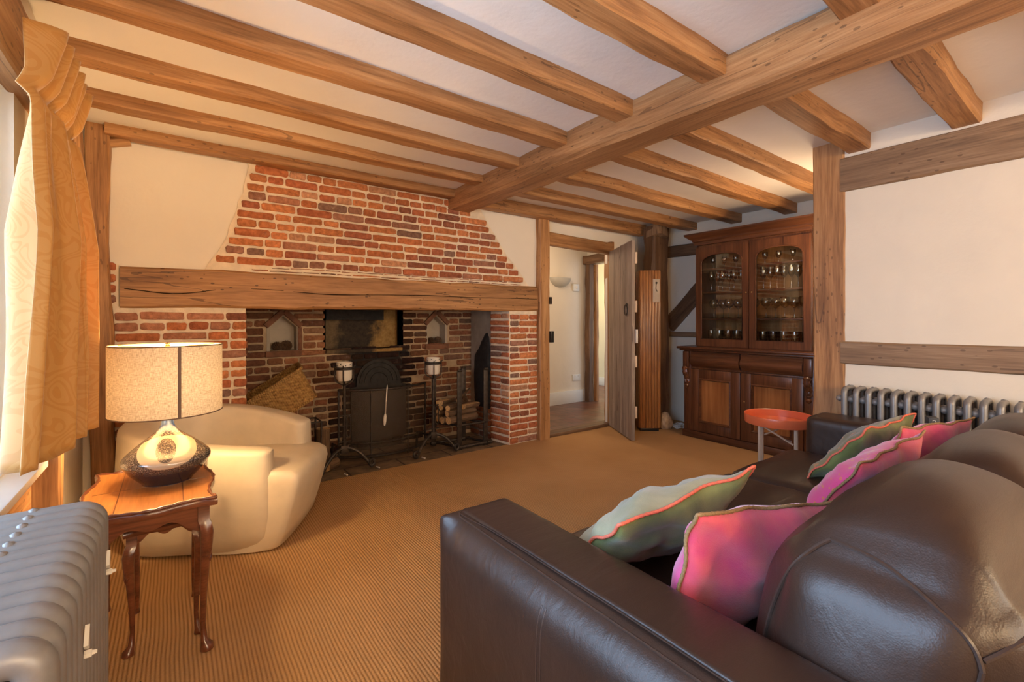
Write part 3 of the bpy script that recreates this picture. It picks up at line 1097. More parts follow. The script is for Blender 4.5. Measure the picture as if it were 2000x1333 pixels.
def niche_poly(n):
    a, b, z = n
    return [(a, z), (b, z), (b, z + 0.185), ((a + b) / 2, z + 0.28), (a, z + 0.185)]


fp(plate('mortar_bed', rect(0.30, 2.50, 0, 1.42), [niche_poly(NL), niche_poly(NR), rect(RC[0], RC[1], RC[2], 1.30)], (0, 4.0, 0), (1, 0, 0), (0, 0, 1), (0, -1, 0), 0.10, M_SOOTMORTAR))


def back_span(z):
    cuts = []
    for a, b, zb in (NL, NR):
        if zb - 0.002 < z < zb + 0.19:
            cuts.append((a - (0.035 if a < 1 else 0.0), b + 0.035))
        elif zb + 0.19 <= z < zb + 0.33:
            hwid = (0.33 + zb - z) / 0.14 * 0.135
            m = (a + b) / 2
            cuts.append((m - hwid, m + hwid))
    if z > RC[2] - 0.004:
        cuts.append((RC[0], RC[1]))
    if 0.30 < z < 0.86:
        pass
    cuts.sort()
    out, x = [], 0.38
    for a, b in cuts:
        out.append((x, a - 0.008))
        x = b + 0.008
    out.append((x, 2.44))
    return [s for s in out if s[1] - s[0] > 0.03]


fp(bricks('firebox_bricks', (0, 4.0, 0), (1, 0, 0), (0, -1, 0), 0.0, 1.26, back_span, None, seed=41, slope=0.012, tone=sooty(0, 0),
          label='smoke-darkened brick back of the fireplace'))
M_NPL = plain('niche_plaster', (0.44, 0.37, 0.29), 0.85, var=0.15, scale=6, bmp=0.3, bscale=40)
M_NBR = plain('niche_edge_brick', (0.20, 0.085, 0.045), 0.85, var=0.3, scale=20, bmp=0.4)
for n in (NL, NR):
    a, b, z = n
    m = (a + b) / 2
    bm = bmesh.new()
    # recess: back, floor, sides, two sloping roof faces (solid slabs behind the wall face)
    box(bm, a - 0.02, b + 0.02, 4.11, 4.13, z - 0.02, z + 0.30)
    box(bm, a - 0.02, a + 0.003, 3.995, 4.12, z - 0.02, z + 0.20)
    box(bm, b - 0.003, b + 0.02, 3.995, 4.12, z - 0.02, z + 0.20)
    for s in (-1, 1):
        p = Vector((m + s * (b - m + 0.01), 4.06, z + 0.185 + 0.0))
        q = Vector((m, 4.06, z + 0.285))
        ang = math.atan2(q.z - p.z, (q.x - p.x))
        ln = (q - p).length
        M = Matrix.Translation((p + q) / 2) @ Matrix.Rotation(-ang, 4, 'Y')
        box(bm, -ln / 2, ln / 2, -0.05, 0.05, -0.008, 0.008, M=M)
    fp(bm_obj('wall_niche', bm, M_NPL))
    bm = bmesh.new()
    box(bm, a - 0.03, b + 0.03, 3.975, 4.06, z - 0.05, z - 0.002, 0.005)
    fp(bm_obj('niche_sill', bm, M_NBR, smooth=True))
    bm = bmesh.new()
    if a < 1:
        box(bm, b + 0.004, b + 0.034, 3.978, 4.03, z, z + 0.185, 0.004)
    for s in (-1, 1):
        p = Vector((m + s * (b - m + 0.03), 4.0, z + 0.180))
        q = Vector((m + s * 0.004, 4.0, z + 0.300))
        ang = math.atan2(q.z - p.z, (q.x - p.x))
        ln = (q - p).length
        M = Matrix.Translation((p + q) / 2 + Vector((0, 0, 0.014))) @ Matrix.Rotation(-ang, 4, 'Y')
        box(bm, -ln / 2, ln / 2, -0.027, 0.02, -0.021, 0.021, 0.004, M=M)
    fp(bm_obj('niche_gable', bm, M_NBR, smooth=True))
# smoke recess
M_REC = plain('sooty_render', (0.06, 0.042, 0.028), 0.85, var=0.6, scale=4, bmp=0.5, bscale=40)


def recess_mat():
    m, nt, b = newmat('scorched_render')
    v = coords(nt, (1, 1, 1))
    sx = N(nt, 'ShaderNodeSeparateXYZ')
    L(nt, v, sx.inputs[0])
    f = noise_tex(nt, v, 7, 5, 0.7)
    f2 = noise_tex(nt, v, 30, 4, 0.7)
    # yellow-brown scorched lime on the right-hand third, black soot plume elsewhere
    k = math_n(nt, 'ADD', sx.outputs[0], math_n(nt, 'MULTIPLY', math_n(nt, 'SUBTRACT', f, 0.5), 0.35))
    k = math_n(nt, 'SUBTRACT', k, math_n(nt, 'MULTIPLY', sx.outputs[2], 0.35))
    c = ramp(nt, k, [(0.0, (0, 0, 0)), (1.0, (1, 1, 1))])
    lo = ramp(nt, f2, [(0.3, (0.018, 0.013, 0.010)), (0.7, (0.060, 0.040, 0.025))])
    hi = ramp(nt, f2, [(0.3, (0.26, 0.14, 0.040)), (0.7, (0.44, 0.27, 0.09))])
    left = ramp(nt, f2, [(0.3, (0.12, 0.075, 0.035)), (0.7, (0.20, 0.135, 0.07))])
    s1 = N(nt, 'ShaderNodeMapRange', interpolation_type='SMOOTHSTEP')
    s1.inputs[1].default_value, s1.inputs[2].default_value = 1.08, 1.20
    L(nt, k, s1.inputs[0])
    s0 = N(nt, 'ShaderNodeMapRange', interpolation_type='SMOOTHSTEP')
    s0.inputs[1].default_value, s0.inputs[2].default_value = 0.86, 0.74
    L(nt, k, s0.inputs[0])
    cc = mix(nt, s1.outputs[0], mix(nt, s0.outputs[0], lo, left), hi)
    L(nt, cc, b.inputs['Base Color'])
    b.inputs['Roughness'].default_value = 0.85
    L(nt, bump(nt, f2, 0.5, 0.01), b.inputs['Normal'])
    return m


M_SCORCH = recess_mat()
bm = bmesh.new()
box(bm, RC[0] - 0.02, RC[1] + 0.02, 4.14, 4.17, RC[2] - 0.03, 1.42)
box(bm, RC[0] - 0.02, RC[0], 4.0, 4.15, RC[2], 1.42)
box(bm, RC[1], RC[1] + 0.02, 4.0, 4.15, RC[2], 1.42)
box(bm, RC[0], RC[1], 3.97, 4.15, RC[2] - 0.03, RC[2], 0.004)
fp(bm_obj('smoke_recess', bm, M_SCORCH))
fp(box_obj('soot_lintel', RC[0] + 0.01, RC[1] - 0.16, 4.02, 4.14, 1.15, 1.30, M_SOOT))
fp(box_obj('hood_roof', 0.28, 2.52, 3.56, 4.20, 1.40, 1.44, M_SOOT))
# cast iron fireback with an arched, ringed top
bm = bmesh.new()
pts = [(-0.25, 0), (0.25, 0), (0.25, 0.46), (0.20, 0.47)] + [(0.20 * math.cos(a), 0.50 + 0.20 * math.sin(a)) for a in [PI * i / 16 for i in range(17)]] + [(-0.20, 0.47), (-0.25, 0.46)]
vv = [bm.verts.new((x, 0, z)) for x, z in pts]
f = bm.faces.new(vv)
ex = bmesh.ops.extrude_face_region(bm, geom=[f])
for v in [q for q in ex['geom'] if isinstance(q, bmesh.types.BMVert)]:
    v.co.y += 0.025
for r_ in (0.17, 0.13, 0.08):
    tube(bm, [(r_ * math.cos(PI * i / 20), -0.002, 0.50 + r_ * math.sin(PI * i / 20)) for i in range(21)], 0.005, 6)
o = bm_obj('cast_fireback', bm, M_CASTIRON, smooth=True)
o.location = (1.47, 3.945, 0.10)
o.rotation_euler = (math.radians(-3), 0, 0)
tag(o, 'black cast iron fireback with an arched ringed top', 'fireback')
# hearth
struct(box_obj('floor_hearth', 0.28, 2.52, 3.40, 4.2, -0.10, -0.001, M_FLAG), 'dusty brown stone flags of the hearth', 'hearth')
rnd = random.Random(5)
for k, (x, y, a) in enumerate([(1.02, 3.44, 0.3), (1.27, 3.46, 0.3), (1.66, 3.47, 0.3)]):
    bm = bmesh.new()
    tube(bm, [(-0.02, 0, 0.006), (0.02, 0, 0.006)], [0.006, 0.005], 6)
    o = bm_obj('chalk_stub', bm, M_WAX, smooth=True)
    o.location = (x, y, 0)
    o.rotation_euler = (0, 0, a + PI / 2)
    tag(o, ['short white stub on the hearth edge nearest the armchair', 'short white stub on the hearth edge in front of the fire screen', 'short white stub on the hearth edge by the lantern stand feet'][k], 'stub')
o = box_obj('stone_rubble', 0, 0.001, 0, 0.001, 0, 0.001, M_MORTAR)
bpy.data.objects.remove(o)

# ------------------------------------------------------------------ pine cones
M_CONE = plain('pine_cone', (0.12, 0.065, 0.035), 0.8, var=0.4, scale=60)


def pinecone_mesh():
    bm = bmesh.new()
    lathe(bm, [(0.002, 0.0), (0.016, 0.008), (0.022, 0.03), (0.016, 0.06), (0.003, 0.078)], 12, cap0=True, cap1=True)
    n = 90
    for i in range(n):
        t = (i + 0.5) / n
        z = 0.004 + 0.072 * t
        r = 0.034 * math.sin(PI * (0.12 + 0.85 * t)) ** 0.8
        a = i * 2.39996
        ca, sa = math.cos(a), math.sin(a)
        w_ = 0.008
        p0 = Vector((ca * r * 0.45, sa * r * 0.45, z - 0.002))
        tip = Vector((ca * r, sa * r, z + 0.007))
        side = Vector((-sa, ca, 0)) * w_
        v = [bm.verts.new(p) for p in (p0 - side * 0.5, p0 + side * 0.5, tip + side * 0.7, tip + Vector((ca, sa, 0.2)) * 0.004, tip - side * 0.7)]
        w2 = [bm.verts.new(q.co + Vector((0, 0, 0.004))) for q in v]
        bm.faces.new(v[::-1])
        bm.faces.new(w2)
        for k in range(5):
            bm.faces.new((v[k], v[(k + 1) % 5], w2[(k + 1) % 5], w2[k]))
    bmesh.ops.recalc_face_normals(bm, faces=bm.faces)
    me = bpy.data.meshes.new('pine_cone')
    bm.to_mesh(me)
    bm.free()
    me.materials.append(M_CONE)
    return me


CONE = pinecone_mesh()
cones = [((0.655, 4.045, 0.936), (1.5, 0, 0.6), 1.05, 'pine cone on the left side of the left-hand niche', None),
         ((0.730, 4.04, 0.940), (1.5, 0, -0.5), 1.2, 'larger pine cone on the right side of the left-hand niche', None),
         ((2.005, 4.045, 0.945), (1.5, 0, 0.5), 1.0, 'left pine cone of the pair in the right-hand niche', None),
         ((2.085, 4.04, 0.947), (1.5, 0, -0.4), 1.05, 'right pine cone of the pair in the right-hand niche', None),
         ((2.135, 3.66, 0.395), (0.6, 0.3, 0.2), 1.25, 'big pine cone resting on top of the stacked logs', None)]
for loc, rot, sc_, lb, g_ in cones:
    o = bpy.data.objects.new('pine_cone', CONE)
    COL.objects.link(o)
    o.rotation_euler = rot
    o.scale = (sc_, sc_, sc_)
    o.location = Vector(loc) - (Matrix.Rotation(rot[2], 3, 'Z') @ Matrix.Rotation(rot[0], 3, 'X') @ Vector((0, 0, 0.038 * sc_)))
    tag(o, lb, 'pine cone')

# ------------------------------------------------------------------ lantern stands (andirons with candle cages)
def lantern_stand(loc, label, rz=0.0):
    e = empty('lantern_stand', loc, rz, label, 'andiron')
    bm = bmesh.new()
    tube(bm, [(0, 0, 0.16), (0, 0, 0.40), (0, 0, 0.655)], [0.016, 0.013, 0.012], 8)
    for z in (0.22, 0.34, 0.42):
        tube(bm, [(-0.045, -0.01, z), (0.045, -0.01, z)], 0.005, 6)
    bm_obj('pole', bm, M_IRON, e, smooth=True)
    bm = bmesh.new()
    # ratchet loop beside the pole
    tube(bm, [(0.028, -0.012, 0.25), (0.042, -0.012, 0.27), (0.042, -0.012, 0.40), (0.028, -0.012, 0.42), (0.014, -0.012, 0.40), (0.014, -0.012, 0.27)], 0.005, 6, closed=True)
    bm_obj('ratchet_loop', bm, M_IRON, e, smooth=True)
    # scrolled feet
    for s in (-1, 1):
        bm = bmesh.new()
        pts = [Vector((s * 0.0, 0, 0.17))]
        for i in range(1, 9):
            t = i / 8
            pts.append(Vector((s * 0.18 * t, -0.07 * t, 0.17 - 0.145 * t ** 2.2)))
        c = Vector((s * 0.185, -0.07, 0.047))
        for i in range(10):
            a = -PI / 2 + i * 0.62
            r_ = 0.030 * (1 - i * 0.075)
            pts.append(c + Vector((s * r_ * math.cos(a), 0, r_ * math.sin(a))))
        tube(bm, pts, 0.0135, 8)
        bm_obj('scroll_foot', bm, M_IRON, e, smooth=True)
    bm = bmesh.new()
    tube(bm, [(0, 0, 0.165), (0, 0.12, 0.14), (0, 0.32, 0.13), (0, 0.34, 0.0)], 0.011, 6)
    bm_obj('billet_bar', bm, M_IRON, e, smooth=True)
    bm = bmesh.new()
    box(bm, -0.03, 0.03, -0.02, 0.02, 0.13, 0.19, 0.004)
    bm_obj('foot_collar', bm, M_IRON, e, smooth=True)
    # cage
    bm = bmesh.new()
    rc = 0.068
    tube(bm, [(rc * math.cos(a), rc * math.sin(a), 0.775) for a in [2 * PI * i / 24 for i in range(24)]], 0.006, 6, closed=True)
    tube(bm, [(rc * math.cos(a), rc * math.sin(a), 0.787) for a in [2 * PI * i / 24 for i in range(24)]], 0.005, 6, closed=True)
    for k in range(4):
        a = PI / 4 + k * PI / 2 + 0.4
        pts = [(0.012 * math.cos(a), 0.012 * math.sin(a), 0.650)]
        for t in (0.3, 0.6, 0.85, 1.0):
            pts.append((rc * math.sin(t * PI / 2) * math.cos(a), rc * math.sin(t * PI / 2) * math.sin(a), 0.655 + 0.05 * (1 - math.cos(t * PI / 2))))
        pts += [(rc * math.cos(a), rc * math.sin(a), 0.79), ((rc + 0.012) * math.cos(a), (rc + 0.012) * math.sin(a), 0.802)]
        tube(bm, pts, 0.005, 6)
    bm_obj('candle_cage', bm, M_IRON, e, smooth=True)
    c = empty('candle_pot', Vector(loc) + Vector((0, 0, 0.685)), rz, label.replace('wrought iron lantern stand', 'pierced white candle pot in the cage'), 'candle pot')
    bm = bmesh.new()
    lathe(bm, [(0.02, -0.002), (0.045, 0.0), (0.056, 0.02), (0.058, 0.14), (0.054, 0.142), (0.052, 0.06), (0.0, 0.055)], 24, cap0=True)
    bm_obj('pot', bm, M_WAX, c, smooth=True)
    for k in range(10):
        bm = bmesh.new()
        a = 2 * PI * k / 10 + 0.2
        zz = 0.118 if k % 2 else 0.128
        p = Vector((0.0575 * math.cos(a), 0.0575 * math.sin(a), zz))
        tube(bm, [p, p + Vector((math.cos(a), math.sin(a), 0)) * 0.0022], 0.0042, 8)
        bm_obj('pierced_hole', bm, M_BLACKP, c)


lantern_stand((1.045, 3.56, 0), 'wrought iron lantern stand on the side of the hearth nearest the armchair')
lantern_stand((1.785, 3.54, 0), 'wrought iron lantern stand between the fire screen and the log holder')

# ------------------------------------------------------------------ curved mesh fire screen
def mesh_screen_mat():
    m = bpy.data.materials.new('fine_wire_mesh')
    m.use_nodes = True
    nt = m.node_tree
    nt.nodes.clear()
    out_ = N(nt, 'ShaderNodeOutputMaterial')
    tr = N(nt, 'ShaderNodeBsdfTransparent')
    df = N(nt, 'ShaderNodeBsdfPrincipled')
    df.inputs['Base Color'].default_value = (0.17, 0.12, 0.08, 1)
    df.inputs['Metallic'].default_value = 0.5
    df.inputs['Roughness'].default_value = 0.5
    f = noise_tex(nt, coords(nt), 4, 2)
    mx = N(nt, 'ShaderNodeMixShader')
    L(nt, math_n(nt, 'ADD', math_n(nt, 'MULTIPLY', f, 0.12), 0.24), mx.inputs[0])
    L(nt, tr.outputs[0], mx.inputs[1])
    L(nt, df.outputs[0], mx.inputs[2])
    L(nt, mx.outputs[0], out_.inputs[0])
    return m


M_MESH = mesh_screen_mat()
e = empty('fire_screen', (1.46, 3.80, 0), 0, 'bowed black wire mesh fire screen in front of the fireback', 'fire screen')


def arc_pt(t, z):
    # t -1..1 along the bow
    return Vector((0.385 * t, -0.15 * (1 - t * t) + 0.02, z))


bm = bmesh.new()
rows = []
for z in [0.03 + 0.535 * i / 6 for i in range(7)]:
    rows.append([bm.verts.new(arc_pt(-1 + 2 * i / 24, z)) for i in range(25)])
for a, b in zip(rows, rows[1:]):
    for i in range(24):
        bm.faces.new((a[i], a[i + 1], b[i + 1], b[i]))
bm_obj('wire_mesh', bm, M_MESH, e, smooth=True, angle=None)
bm = bmesh.new()
for z, r_ in ((0.575, 0.011), (0.03, 0.012), (0.14, 0.006)):
    tube(bm, [arc_pt(-1 + 2 * i / 24, z) for i in range(25)], r_, 6)
for t in (-1, -0.42, 0.42, 1):
    tube(bm, [arc_pt(t, 0.0), arc_pt(t, 0.58)], 0.008 if abs(t) == 1 else 0.005, 6)
bm_obj('screen_frame', bm, M_IRON, e, smooth=True)
# white-handled hearth brush hanging on the screen
e = empty('hearth_poker', (1.385, 3.62, 0.30), 0, 'slim pale metal toasting iron hanging on the front of the fire screen', 'fire iron')
e.rotation_euler = (0, math.radians(4), 0)
bm = bmesh.new()
lathe(bm, [(0.003, -0.02), (0.009, -0.01), (0.013, 0.02), (0.012, 0.06), (0.006, 0.08)], 12, cap0=True, cap1=True)
bm_obj('blade', bm, M_WAX, e, smooth=True)
bm = bmesh.new()
lathe(bm, [(0.006, 0.08), (0.0065, 0.17), (0.008, 0.18), (0.0065, 0.19), (0.006, 0.29), (0.002, 0.315)], 12, cap0=True, cap1=True)
bm_obj('shaft', bm, plain('pale_steel', (0.62, 0.57, 0.50), 0.35, metal=0.7), e, smooth=True)

# ------------------------------------------------------------------ wicker basket tipped on its side
def wicker_mat():
    m, nt, b = newmat('woven_wicker')
    v = coords(nt, (1, 1, 1))
    sx = N(nt, 'ShaderNodeSeparateXYZ')
    L(nt, v, sx.inputs[0])
    s = math_n(nt, 'ADD', sx.outputs[0], sx.outputs[1])
    a = math_n(nt, 'SINE', math_n(nt, 'MULTIPLY', s, 2 * PI / 0.016))
    c_ = math_n(nt, 'SINE', math_n(nt, 'MULTIPLY', sx.outputs[2], 2 * PI / 0.014))
    h = math_n(nt, 'MULTIPLY', a, c_)
    f = noise_tex(nt, v, 40, 3)
    c = ramp(nt, math_n(nt, 'ADD', math_n(nt, 'MULTIPLY', h, 0.25), f), [(0.2, (0.22, 0.10, 0.028)), (0.5, (0.52, 0.28, 0.085)), (0.8, (0.72, 0.44, 0.16))])
    L(nt, c, b.inputs['Base Color'])
    b.inputs['Roughness'].default_value = 0.7
    L(nt, bump(nt, h, 0.9, 0.004), b.inputs['Normal'])
    return m


M_WICKER = wicker_mat()
bk = empty('wicker_basket', (0.73, 3.80, 0.47), 0, 'square wicker basket tipped on its side behind the armchair', 'basket')
bk.rotation_euler = (math.radians(4), math.radians(-33), math.radians(-8))
# local: z is the basket axis, mouth towards +z; the panel facing the room is -y
bm = bmesh.new()
wb, wt, hgt = 0.185, 0.215, 0.25
levels = [(wb * (1 - t) + wt * t, hgt * t) for t in [i / 8 for i in range(9)]]


def sq(r_, z, n=6, rc=0.03):
    p = []
    for sx_, sy_, a0 in ((1, 1, 0), (-1, 1, 1), (-1, -1, 2), (1, -1, 3)):
        for k in range(n):
            a = (a0 + k / (n - 1)) * PI / 2
            p.append((sx_ * (r_ - rc) + rc * math.cos(a), (sy_ * (r_ * 0.62 - rc) + rc * math.sin(a)), z))
    return p


prev = None
rings = [[bm.verts.new(p) for p in sq(r_, z)] for r_, z in levels]
inner = [[bm.verts.new(p) for p in sq(r_ - 0.012, z)] for r_, z in levels[::-1][:-1]] + [[bm.verts.new(p) for p in sq(wb - 0.012, 0.012)]]
allr = rings + inner
for a, b in zip(allr, allr[1:]):
    n = len(a)
    for k in range(n):
        bm.faces.new((a[k], a[(k + 1) % n], b[(k + 1) % n], b[k]))
bm.faces.new(allr[0][::-1])
bm.faces.new(allr[-1])
bm_obj('woven_body', bm, M_WICKER, bk, smooth=True, angle=50)
bm = bmesh.new()
tube(bm, sq(wt + 0.002, hgt), 0.013, 8, closed=True)
bm_obj('rim', bm, M_WICKER, bk, smooth=True)
bm = bmesh.new()
tube(bm, sq(wb + 0.002, 0.006), 0.009, 8, closed=True)
bm_obj('base_rim', bm, M_WICKER, bk, smooth=True)
# what holds it up: an iron log grate with a second, upright basket of logs
def log(a, b, r_, label=None, group=None, seed=0, split=False, parent=None):
    a, b = Vector(a), Vector(b)
    d = b - a
    X = d.normalized()
    up = Vector((0, 0, 1)) if abs(X.z) < 0.8 else Vector((0, 1, 0))
    Y = up.cross(X).normalized()
    Z = X.cross(Y)
    bm = bmesh.new()
    n, sg = 8, 16
    rings = []
    for i in range(n + 1):
        x = d.length * i / n
        ring = []
        for k in range(sg):
            an = 2 * PI * k / sg
            rr = r_ * (1 + 0.13 * noise.noise(Vector((x * 9, k * 0.9, seed))))
            cy, cz_ = rr * math.cos(an), rr * math.sin(an)
            if split and cz_ > r_ * 0.15:
                cz_ = r_ * 0.15 + 0.1 * (cz_ - r_ * 0.15)
            ring.append(bm.verts.new((x, cy, cz_)))
        rings.append(ring)
    for r0, r1 in zip(rings, rings[1:]):
        for k in range(sg):
            f = bm.faces.new((r0[k], r0[(k + 1) % sg], r1[(k + 1) % sg], r1[k]))
            if split and k in range(1, 7):
                f.material_index = 1
    bm.faces.new(rings[0][::-1]).material_index = 1
    bm.faces.new(rings[-1]).material_index = 1
    o = bm_obj('log', bm, [M_BARK, M_LOGEND], parent, smooth=True, angle=50)
    R = Matrix((X, Y, Z)).transposed().to_4x4()
    R.translation = a
    o.matrix_world = R
    if label:
        tag(o, label, 'log', group)
    return o


log((0.93, 3.72, 0.002), (0.935, 3.735, 0.30), 0.052, 'thick cut log standing on end between armchair and lantern stand', seed=1)
log((0.92, 3.60, 0.042), (1.01, 3.66, 0.045), 0.042, 'short log lying below the upright one by the lantern stand', seed=2)
# iron stand under the basket
e = empty('fire_tool_rack', (0.78, 3.78, 0), 0, 'black iron rack carrying the tipped wicker basket', 'rack')
bm = bmesh.new()
for x, y in ((-0.12, -0.09), (0.13, -0.09), (-0.12, 0.09), (0.13, 0.09)):
    tube(bm, [(x, y, 0), (x, y, 0.37)], 0.008, 6)
for z in (0.12, 0.365):
    tube(bm, [(-0.12, -0.09, z), (0.13, -0.09, z), (0.13, 0.09, z), (-0.12, 0.09, z)], 0.007, 6, closed=True)
bm_obj('rack_frame', bm, M_IRON, e, smooth=True)

# ------------------------------------------------------------------ log holder
e = empty('log_holder', (2.10, 3.62, 0), math.radians(-4), 'iron log holder with four tall flat uprights by the right pier', 'log holder')
for k, (x, y, hh) in enumerate([(-0.07, -0.12, 0.70), (0.205, -0.10, 0.70), (-0.21, 0.12, 0.70), (0.10, 0.14, 0.70)]):
    bm = bmesh.new()
    box(bm, x - 0.022, x + 0.022, y - 0.006, y + 0.006, 0.0, hh, 0.003)
    tube(bm, [(x - 0.02, y - 0.01, hh), (x + 0.02, y - 0.01, hh)], 0.011, 8)
    bm_obj('upright', bm, M_IRON, e, smooth=True)
bm = bmesh.new()
tube(bm, [(-0.11, -0.13, 0.025), (0.27, -0.10, 0.025)], 0.017, 8)
tube(bm, [(-0.24, 0.12, 0.025), (0.16, 0.14, 0.025)], 0.014, 8)
for x in (-0.09, 0.22):
    tube(bm, [(x, -0.12, 0.03), (x - 0.1, 0.13, 0.03)], 0.011, 8)
bm_obj('base_rails', bm, M_IRON, e, smooth=True)
bm = bmesh.new()
tube(bm, [(-0.10, -0.118, 0.215), (0.23, -0.10, 0.215)], 0.009, 8)
tube(bm, [(-0.22, 0.11, 0.215), (0.13, 0.13, 0.215)], 0.009, 8)
for x in (-0.07, 0.205):
    tube(bm, [(x, -0.12, 0.215), (x - 0.14, 0.12, 0.215)], 0.009, 8)
bm_obj('log_shelf', bm, M_IRON, e, smooth=True)
LB = 'split log stacked in the iron log holder'
lg = [((1.93, 3.54, 0.265), (2.25, 3.60, 0.262), .034, 0), ((1.90, 3.60, 0.262), (2.23, 3.66, 0.262), .032, 0), ((1.91, 3.70, 0.26), (2.20, 3.73, 0.26), .03, 0),
      ((1.92, 3.545, 0.322), (2.24, 3.60, 0.318), .024, 0), ((1.95, 3.60, 0.322), (2.21, 3.66, 0.318), .028, 0), ((1.90, 3.68, 0.32), (2.17, 3.70, 0.318), .027, 0),
      ((2.09, 3.56, 0.376), (2.28, 3.62, 0.374), .034, 1), ((1.93, 3.55, 0.372), (2.06, 3.62, 0.370), .024, 0), ((1.90, 3.62, 0.37), (2.04, 3.70, 0.372), .022, 0),
      ((1.865, 3.58, 0.43), (1.99, 3.66, 0.428), .036, 1), ((1.92, 3.66, 0.425), (2.10, 3.72, 0.40), .02, 0), ((2.05, 3.60, 0.42), (2.24, 3.69, 0.50), .010, 0)]
LL = ['bottom front round log with a pale sawn end in the log holder', 'bottom middle log in the log holder', 'bottom back log in the log holder',
      'second-row front log with a pale sawn end in the log holder', 'second-row middle log in the log holder', 'second-row back log in the log holder',
      'bright square-split log on the right of the holder between the front uprights', 'short round log with pale end left of the front upright', 'thin stick pile log behind the short round one',
      'pale wedge-shaped split log topmost on the left of the holder', 'dark stick lying across the back of the top logs', 'thin twig sticking up across the pine cone']
for k, ((a, b, r_, sp), lb) in enumerate(zip(lg, LL)):
    log(a, b, r_, lb, 'logs stacked in the iron holder', seed=k + 5, split=bool(sp))

# iron door latch keep on the oak post
e = empty('door_latch_keep', (2.915, 3.315, 0), 0, 'black iron latch keep and bolt box on the oak door post', 'latch')
box_obj('latch_hook', -0.012, 0.012, -0.02, 0.005, 1.30, 1.37, M_IRON, e, 0.004)
box_obj('bolt_box', -0.005, 0.035, -0.02, 0.01, 0.93, 1.04, M_BLACKP, e, 0.003)

# ------------------------------------------------------------------ radiators
def radiator(name, loc, n, pitch, cols, depth, z0, z1, r, label, hub=True, tr=0.017):
    """column radiator; sections follow one another along local -Y, depth along +X"""
    e = empty(name, loc, 0, label, 'radiator')
    bm = bmesh.new()
    xs = [depth * (i / (cols - 1)) for i in range(cols)]
    rc = 0.024
    loop = []
    loop += arcpts((rc, 0, z1 - rc), rc, PI, PI / 2, 5)
    loop += arcpts((depth - rc, 0, z1 - rc), rc, PI / 2, 0, 5)
    loop += arcpts((depth - rc, 0, z0 + rc), rc, 0, -PI / 2, 5)
    loop += arcpts((rc, 0, z0 + rc), rc, -PI / 2, -PI, 5)
    tube(bm, loop, r, 10, closed=True)
    for x in xs[1:-1]:
        tube(bm, [(x, 0, z0), (x, 0, z1)], r * 0.95, 8)
    if hub:
        for z in (z1 - 0.055, z0 + 0.055):
            lathe(bm, [(0.001, -pitch * 0.5), (tr, -pitch * 0.48), (tr * 1.25, -pitch * 0.2), (tr * 1.25, pitch * 0.2), (tr, pitch * 0.48), (0.001, pitch * 0.5)], 12,
                  M=Matrix.Translation((depth / 2, 0, z)) @ Matrix.Rotation(PI / 2, 4, 'X'))
            # front hub ball between the columns
            lathe(bm, [(0.001, -0.020), (0.014, -0.014), (0.020, 0), (0.014, 0.014), (0.001, 0.020)], 12, M=Matrix.Translation((0.018, pitch / 2, z)) @ Matrix.Rotation(PI / 2, 4, 'X'))
    lathe(bm, [(0.010, 0), (0.008, 0.006), (0.001, 0.009)], 8, M=Matrix.Translation((depth * 0.55, 0, z1 + r * 0.75)))
    o = bm_obj('radiator_section', bm, M_RAD, e, smooth=True, angle=60)
    o.location = (0, 0, 0)
    for k in range(1, n):
        c = o.copy()
        COL.objects.link(c)
        c.parent = e
        c.location = (0, -pitch * k, 0)
    for y in (-pitch * 1, -pitch * (n - 2)):
        for x in (0.0, depth):
            bm = bmesh.new()
            lathe(bm, [(0.022, 0.0), (0.020, 0.02), (0.012, 0.05), (0.014, z0 - r * 0.6)], 12, M=Matrix.Translation((x if x else 0.0, y, 0)), cap0=True)
            bm_obj('foot', bm, M_RAD, e, smooth=True)
    return e


rl = radiator('radiator', (-0.345, 1.335, 0), 13, 0.044, 4, 0.207, 0.10, 0.738, 0.0222, 'tall pewter-grey column radiator under the side window', hub=True)
for y in (-0.03, -0.33):
    bm = bmesh.new()
    v = [bm.verts.new(p) for p in ((0.228, y - 0.009, 0.625), (0.234, y - 0.009, 0.625), (0.234, y + 0.006, 0.612), (0.228, y + 0.006, 0.612), (0.228, y + 0.010, 0.650), (0.234, y + 0.010, 0.650))]
    for f in ((0, 1, 2, 3), (0, 4, 5, 1), (3, 2, 5, 4), (0, 3, 4), (1, 5, 2)):
        bm.faces.new([v[i] for i in f])
    lathe(bm, [(0.006, 0), (0.0065, 0.003), (0.0065, 0.009), (0.004, 0.010), (0.003, 0.016)], 6, M=Matrix.Translation((0.228, y, 0.607)) @ Matrix.Rotation(PI / 2, 4, 'Y'), cap0=True, cap1=True)
    bm_obj('stay_bracket', bm, M_WAX, rl)
radiator('radiator', (3.06, 0.955, 0), 24, 0.0555, 3, 0.14, 0.10, 0.755, 0.0155, 'long low bronze-grey column radiator along the right wall behind the sofa', hub=True)

# ------------------------------------------------------------------ nest of tables
tb = empty('side_table', (-0.065, 2.155, 0), 0, 'small carved mahogany side table with an amber veneer top carrying the lamp', 'side table')


def tabletop_outline(hx, hy, n=96, bump_=0.012):
    pts = []
    for i in range(n):
        a = 2 * PI * i / n
        # square with a serpentine edge
        t = i / n * 4
        s, f = int(t), t - int(t)
        u = -1 + 2 * f
        wave = bump_ * math.cos(u * PI * 1.5) * (1 - 0.15 * u * u) + (0.004 if abs(u) > 0.9 else 0)
        p = [(hx + wave, u * hy), (-u * hx, hy + wave), (-hx - wave, -u * hy), (u * hx, -hy - wave)][s]
        pts.append(p)
    return pts


